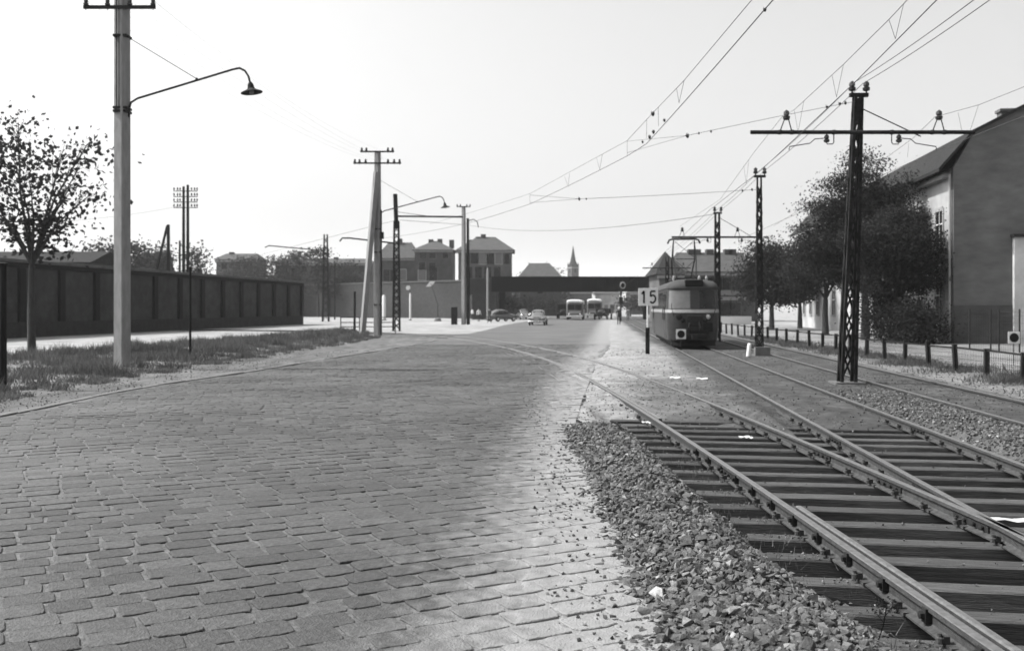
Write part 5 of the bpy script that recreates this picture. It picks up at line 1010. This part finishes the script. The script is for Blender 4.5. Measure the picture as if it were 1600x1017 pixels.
# ---------------------------------------------------------------- vehicles
def loft(secs, n=20):
    """secs: list of (y, half width, z0, z1, roundness)"""
    V = []
    for (y, w_, z0, z1, e) in secs:
        for k in range(n):
            a = 2 * math.pi * (k + .5) / n; c, s = math.cos(a), math.sin(a); ex = 2 / e
            V.append((w_ * math.copysign(abs(c) ** ex, c), y, (z0 + z1) / 2 + (z1 - z0) / 2 * math.copysign(abs(s) ** ex, s)))
    m = len(secs); Fc = [(i * n + k, i * n + (k + 1) % n, (i + 1) * n + (k + 1) % n, (i + 1) * n + k) for i in range(m - 1) for k in range(n)] + [tuple(range(n - 1, -1, -1)), tuple((m - 1) * n + k for k in range(n))]
    return MB().add(V, Fc)
def wheel(par, x, y, r, w_=.18):
    wl = MB().lathe([(r * .6, -w_ / 2), (r, -w_ / 2 + .02), (r, w_ / 2 - .02), (r * .6, w_ / 2)], (0, 0, 0), 18, Matrix.Rotation(math.radians(90), 4, 'Y')).build('wheel', m_tyre, par, smooth=True); wl.location = (x, y, r); MB().lathe([(.02, -w_ / 2 - .005), (r * .55, -w_ / 2 - .005), (r * .55, w_ / 2 + .005), (.02, w_ / 2 + .005)], (0, 0, 0), 12, Matrix.Rotation(math.radians(90), 4, 'Y')).build('hub', m_chrome, wl)
def sedan(loc, rz, paint, label):
    t = thing('car', label, 'car', loc, rz, 'cars on the road before the bridge')
    loft([(0, .55, .42, .72, 3), (.12, .68, .35, .85, 3), (.5, .74, .3, .98, 3), (1.2, .78, .28, 1.05, 3.2), (2.0, .8, .28, 1.0, 3.5), (3.2, .8, .28, 1.0, 3.2), (4.0, .72, .32, .95, 3), (4.3, .5, .42, .8, 3)]).build('body', paint, t, smooth=True)
    cab = loft([(1.15, .6, .9, 1.02, 4), (1.6, .62, .9, 1.46, 3.2), (2.2, .64, .9, 1.56, 3), (3.0, .62, .9, 1.52, 3), (3.6, .55, .9, 1.3, 3), (4.05, .42, .85, .98, 3)]).build('cabin', paint, t, smooth=True)
    MB().add([(-.5, 1.24, 1.06), (.5, 1.24, 1.06), (.45, 1.55, 1.42), (-.45, 1.55, 1.42)], [(0, 1, 2, 3)]).build('windscreen', m_glass, t)
    for s in (-1, 1):
        MB().add([(s * .655, 1.7, 1.05), (s * .67, 2.4, 1.05), (s * .625, 2.35, 1.4), (s * .62, 1.85, 1.38)], [(0, 1, 2, 3)]).build('side_window', m_glass, t); MB().add([(s * .67, 2.5, 1.05), (s * .65, 3.3, 1.05), (s * .6, 3.1, 1.36), (s * .625, 2.5, 1.4)], [(0, 1, 2, 3)]).build('side_window', m_glass, t)
        loft([(.05, .1, .4, .8, 2.4), (.4, .17, .3, .88, 2.4), (1.1, .18, .3, .82, 2.6), (1.6, .06, .3, .6, 2.4)], 12).build('mudguard', paint, t, smooth=True).location = (s * .68, 0, 0)
        MB().lathe([(.09, 0), (.1, .04), (.07, .08)], (0, 0, 0), 12, Matrix.Translation((s * .62, .06, .72)) @ Matrix.Rotation(math.radians(90), 4, 'X')).build('headlight', m_chrome, t)
        for y in (.75, 3.4): wheel(t, s * .74, y, .33)
    MB().tube([(-.82, .1, .42), (-.6, -.12, .42), (.6, -.12, .42), (.82, .1, .42)], .06, 8).build('bumper', m_chrome, t, smooth=True); MB().box(-.28, .28, -.02, .05, .5, .85).build('grille', m_chrome, t); MB().box(-.25, .25, -.2, -.185, .36, .48).build('number_plate', m_white, t)
    return t
def gnd(px, py): q = G(px, py); q.z = 0.0; return q
sedan(gnd(838, 508.5), -.12, m_carL, 'grey rounded saloon car with bright bumper, nearest car on the road'); sedan(gnd(803, 502), 2.3, m_carD, 'grey saloon car turned sideways left of the nearest car'); sedan(gnd(822, 499), .2, m_carL, 'grey car half hidden behind the nearest saloon')
def box_vehicle(name, label, loc, rz, W, L, H, kind, cat):
    t = thing(name, label, cat, loc, rz, 'vehicles under the bridge')
    if kind == 'bus':
        loft([(0, W * .44, .45, H * .86, 5), (.15, W * .48, .4, H * .9, 6), (.6, W * .5, .38, H * .93, 7), (L - .4, W * .5, .38, H * .93, 7), (L, W * .46, .45, H * .88, 5)]).build('body', m_busb, t, smooth=True)
        loft([(.02, W * .43, H * .8, H * .95, 3), (.5, W * .48, H * .8, H, 3), (L - .4, W * .48, H * .8, H, 3), (L - .05, W * .43, H * .82, H * .94, 3)]).build('roof', m_busw, t, smooth=True)
        for s in (-1, 1): MB().box(*(sorted((s * .04, s * W * .4))), -.03, .02, H * .5, H * .76).build('windscreen', m_glass, t)
        for s in (-1, 1):
            for k in range(6): y = .9 + k * (L - 1.6) / 6; MB().box(*(sorted((s * W * .497, s * (W * .5 + .012)))), y, y + (L - 1.6) / 6 - .15, H * .52, H * .76).build('side_window', m_glass, t)
            MB().lathe([(.09, 0), (.11, .04), (.06, .08)], (0, 0, 0), 12, Matrix.Translation((s * W * .33, -.0, .85)) @ Matrix.Rotation(math.radians(90), 4, 'X')).build('headlight', m_chrome, t)
            for y in (1.4, L - 2): wheel(t, s * (W * .5 - .12), y, .45, .25)
        MB().box(-W * .47, W * .47, -.16, -.05, .45, .66).build('bumper', m_white, t, bevel=.03); MB().box(-W * .35, W * .35, -.05, .0, .95, 1.3).build('grille', m_trim, t)
    else:
        MB().box(-W * .42, W * .42, 1.3, 2.9, .6, H * .82).build('cab', m_truck, t, bevel=.12); loft([(0, .4, .55, 1.2, 3), (.2, .48, .5, 1.35, 3), (1.35, .6, .5, 1.5, 4)]).build('bonnet', m_truck, t, smooth=True)
        for s in (-1, 1):
            MB().box(*(sorted((s * .04, s * W * .36))), 1.27, 1.298, H * .56, H * .76).build('windscreen', m_glass, t); loft([(.1, .14, .5, .8, 2.4), (.6, .17, .4, .98, 2.4), (1.3, .12, .4, .8, 2.4)], 12).build('mudguard', m_truck, t, smooth=True).location = (s * W * .36, 0, 0)
            MB().lathe([(.1, 0), (.11, .05), (.06, .09)], (0, 0, 0), 12, Matrix.Translation((s * .62, .1, 1.1)) @ Matrix.Rotation(math.radians(90), 4, 'X')).build('headlight', m_glassl, t)
            for y in (.7, L - 1.3): wheel(t, s * (W * .42), y, .44, .25)
        if kind == 'van': MB().box(-W / 2, W / 2, 2.95, L, .8, H * .93).build('box_body', m_truck, t, bevel=.06); MB().box(-W / 2 - .02, W / 2 + .02, 2.9, L + .02, H * .93 + .002, H).build('pale_roof', m_busw, t, bevel=.03)
        else: MB().box(-W / 2, W / 2, 2.95, L, .9, 1.15).build('load_bed', m_truck, t); MB().box(-W / 2, W / 2, 2.95, 3.02, 1.152, H * .8).build('headboard', m_truck, t); MB().box(-W / 2, -W / 2 + .06, 3.03, L, 1.152, 1.7).build('side_board', m_truck, t); MB().box(W / 2 - .06, W / 2, 3.03, L, 1.152, 1.7).build('side_board', m_truck, t)
        MB().box(-W * .45, W * .45, -.1, .02, .5, .68).build('bumper', m_iron, t)
    return t
box_vehicle('bus', 'grey bus with white roof and white bumper approaching under the bridge', gnd(898, 500), -.1, 2.45, 9, 2.95, 'bus', 'bus')
box_vehicle('lorry', 'dark covered lorry half hidden behind the left of the bus', gnd(880, 498), -.1, 2.3, 7, 3.0, 'lorry', 'lorry'); box_vehicle('bus', 'second bus with bright white roof, mostly hidden by the dark lorry in front', gnd(929, 497), -.08, 2.6, 9, 3.3, 'bus', 'bus'); box_vehicle('lorry', 'dark open lorry in front of the second white-roofed bus', gnd(938, 499.5), -.25, 2.2, 6.2, 2.1, 'lorry', 'lorry')
# ---------------------------------------------------------------- people
def person(loc, h, rz, label, top, low, pose=0.0, cap=None):
    t = thing('person', label, 'person', loc, rz, 'people standing by the road'); s = h / 1.75
    J = {'pel': (0, 0, .95, .15, .11), 'waist': (0, 0, 1.1, .14, .1), 'chest': (0, 0, 1.32, .17, .12), 'neck': (0, 0, 1.5, .06, .06), 'head': (0, -.01, 1.6, .085, .095), 'crown': (0, 0, 1.7, .075, .085)}
    E = [('pel', 'waist'), ('waist', 'chest'), ('chest', 'neck'), ('neck', 'head'), ('head', 'crown')]
    for q, n_ in ((-1, 'L'), (1, 'R')):
        st = pose * q
        J.update({'sh' + n_: (q * .19, 0, 1.42, .065, .065), 'el' + n_: (q * .25, .02 - st * .1, 1.14, .045, .045), 'wr' + n_: (q * .25, -.1 - st * .12, .9, .03, .03), 'ha' + n_: (q * .25, -.13 - st * .13, .82, .035, .022),
                  'hi' + n_: (q * .1, 0, .88, .1, .1), 'kn' + n_: (q * .11, st * .14, .5, .065, .065), 'an' + n_: (q * .11, st * .3, .08, .045, .045), 'to' + n_: (q * .12, st * .3 - .14, .035, .04, .03)})
        E += [('chest', 'sh' + n_), ('sh' + n_, 'el' + n_), ('el' + n_, 'wr' + n_), ('wr' + n_, 'ha' + n_), ('pel', 'hi' + n_), ('hi' + n_, 'kn' + n_), ('kn' + n_, 'an' + n_), ('an' + n_, 'to' + n_)]
    keys = list(J); me = bpy.data.meshes.new('body'); me.from_pydata([tuple(c * s for c in J[k][:3]) for k in keys], [(keys.index(a), keys.index(b)) for a, b in E], [])
    o = bpy.data.objects.new('body', me); COL.objects.link(o); sk = o.modifiers.new('s', 'SKIN')
    for k, v in zip(keys, me.skin_vertices[0].data): v.radius = (J[k][3] * s, J[k][4] * s); v.use_root = (k == 'pel')
    ss = o.modifiers.new('u', 'SUBSURF'); ss.levels = 1; ss.render_levels = 1
    dg = bpy.context.evaluated_depsgraph_get(); nm = bpy.data.meshes.new_from_object(o.evaluated_get(dg)); bpy.data.objects.remove(o); nm.name = 'body'
    for mt in (m_skin, top, low): nm.materials.append(mt)
    for f in nm.polygons: z = f.center.z / s; x = abs(f.center.x) / s; f.material_index = 0 if (z > 1.49 or (z < .92 and x > .2)) else (1 if z > .93 else 2); f.use_smooth = True
    b = bpy.data.objects.new('body', nm); COL.objects.link(b); b.parent = t
    MB().lathe([(.098 * s, 1.62 * s), (.1 * s, 1.7 * s), (.07 * s, 1.765 * s), (.01, 1.79 * s)], (0, .012, 0), 12).build('hair' if cap is None else 'cap', cap or m_cloth, t, smooth=True)
    MB().beam((0, -.1 * s, 1.63 * s), (0, -.115 * s, 1.59 * s), .02 * s).build('nose', m_skin, t); return t
person(gnd(748, 503), 1.72, .3, 'person in a white top standing beside the far concrete pole', m_shirt, m_cloth, .4); person(gnd(765, 504.5), 1.75, -.6, 'person with dark top walking near the bridge pier', m_cloth, m_cloth, .6); person(gnd(775, 501.5), 1.7, .8, 'person in white shirt right of the walker in dark', m_shirt, m_cloth, .3)
person(gnd(738, 500), 1.7, 2.4, 'person in pale shirt leftmost of the group by the pier', m_shirt, m_cloth, .2)
person(gnd(967, 508), 1.82, .1, 'person in dark clothes and white cap standing on the tram island', m_cloth, m_cloth, .15, m_white); person(gnd(981, 503), 1.7, -.2, 'person in a grey coat at the right on the tram island', m_busb, m_busb, .1)
# signal post by the tram island
gp = thing('signal_post', 'dark signal post with a ring-shaped sign before the bridge', 'signal', gnd(970, 502)); Yg = gp.location.y; z_ = lambda py: CH + (HY - py) / F * Yg
MB().tube([(0, 0, 0), (0, 0, z_(440))], .09, 8).build('pole', m_mast, gp); MB().box(-.25, .25, -.3, -.09, z_(475), z_(464)).build('signal_head', m_black, gp)
b = MB(); pts_ = [(.25 + .32 * math.cos(a), -.1, z_(446) + .38 * math.sin(a)) for a in np.linspace(0, 2 * math.pi, 20)]; b.tube(pts_, .07, 6); b.build('ring_sign', m_trim, gp)
MB().box(-.14, .14, -.28, -.26 - .0, z_(462), z_(456)).build('small_plate', m_mast, gp)
# left roadside furniture
def white_post(px, pyb, pyt, r, label, disc=False, mat=m_white):
    q = gnd(px, pyb) if pyb > 499 else Bx_(px, 140); t = thing('white_post', label, 'post', q); zt_ = CH + (HY - pyt) / F * q.y; MB().lathe([(r, 0), (r, zt_ * .93), (r * .5, zt_)], (0, 0, 0), 12).build('shaft', mat, t, smooth=True); MB().lathe([(r * 1.5, -.05), (r * 1.5, .15)], (0, 0, 0), 12).build('base', m_concd, t)
    if disc: MB().lathe([(.01, 0), (.32, 0), (.32, .06), (.01, .06)], (0, 0, 0), 20, Matrix.Translation((-.3, -.1, zt_ + .75)) @ Matrix.Rotation(math.radians(90), 4, 'X')).build('round_plate', m_white, t); MB().tube([(0, 0, zt_), (-.25, 0, zt_ + .8)], .05, 6).build('bracket', m_iron, t)
white_post(600, 494, 460, .26, 'thick white column right of the propped pole'); white_post(641, 494, 457, .14, 'slim white post with a round plate before the embankment wall', True); white_post(762, 500, 418, .16, 'tall white pole beside the bridge pier', mat=m_conc)
tp = thing('tilted_board', 'tilted white board on a thin pole before the embankment wall', 'sign', Bx_(684, 130)); zt_ = zat(443, 130); MB().tube([(0, 0, 0), (0, 0, zat(475, 130))], .05, 6).build('pole', m_iron, tp); MB().tube([(0, 0, zat(475, 130)), (-.9, 0, zt_)], .04, 6).build('arm', m_iron, tp); MB().add([(-1.6, 0, zt_ - .35), (-.9, 0, zt_ - .35), (-.35, 0, zt_ + .35), (-1.05, 0, zt_ + .35), (-1.6, .05, zt_ - .35), (-.9, .05, zt_ - .35), (-.35, .05, zt_ + .35), (-1.05, .05, zt_ + .35)], [(0, 1, 2, 3), (7, 6, 5, 4), (0, 4, 5, 1), (1, 5, 6, 2), (2, 6, 7, 3), (3, 7, 4, 0)]).build('board', m_white, tp); MB().lathe([(.55, -.05), (.4, .35), (.1, .5)], (0, 0, 0), 10).build('stone_base', m_concd, tp)
rl = thing('railing', 'short dark pipe railing at the foot of the two poles', 'railing', Bx_(575, 67))
for x in (-1.9, -.6, .7, 1.9): MB().tube([(x, 0, 0), (x, 0, 1.2)], .04, 6).build('railing_post', m_iron, rl)
for z in (.5, .8, 1.15): MB().tube([(-1.9, 0, z), (1.9, 0, z)], .03, 6).build('rail_pipe', m_iron, rl)
# ---------------------------------------------------------------- haze
hz = MB().box(-5900, 5900, -50, 7500, -1.2, 260).build('haze', m_white); hz.data.materials.clear(); hm = bpy.data.materials.new('haze_air'); hm.use_nodes = True; hm.node_tree.nodes.clear()
vo = hm.node_tree.nodes.new('ShaderNodeVolumePrincipled'); vo.inputs['Density'].default_value = .00019; vo.inputs['Color'].default_value = (.97, .97, .97, 1); vo.inputs['Anisotropy'].default_value = 0.25
ou = hm.node_tree.nodes.new('ShaderNodeOutputMaterial'); hm.node_tree.links.new(vo.outputs[0], ou.inputs['Volume']); hz.data.materials.append(hm); setp(hz, kind='stuff')
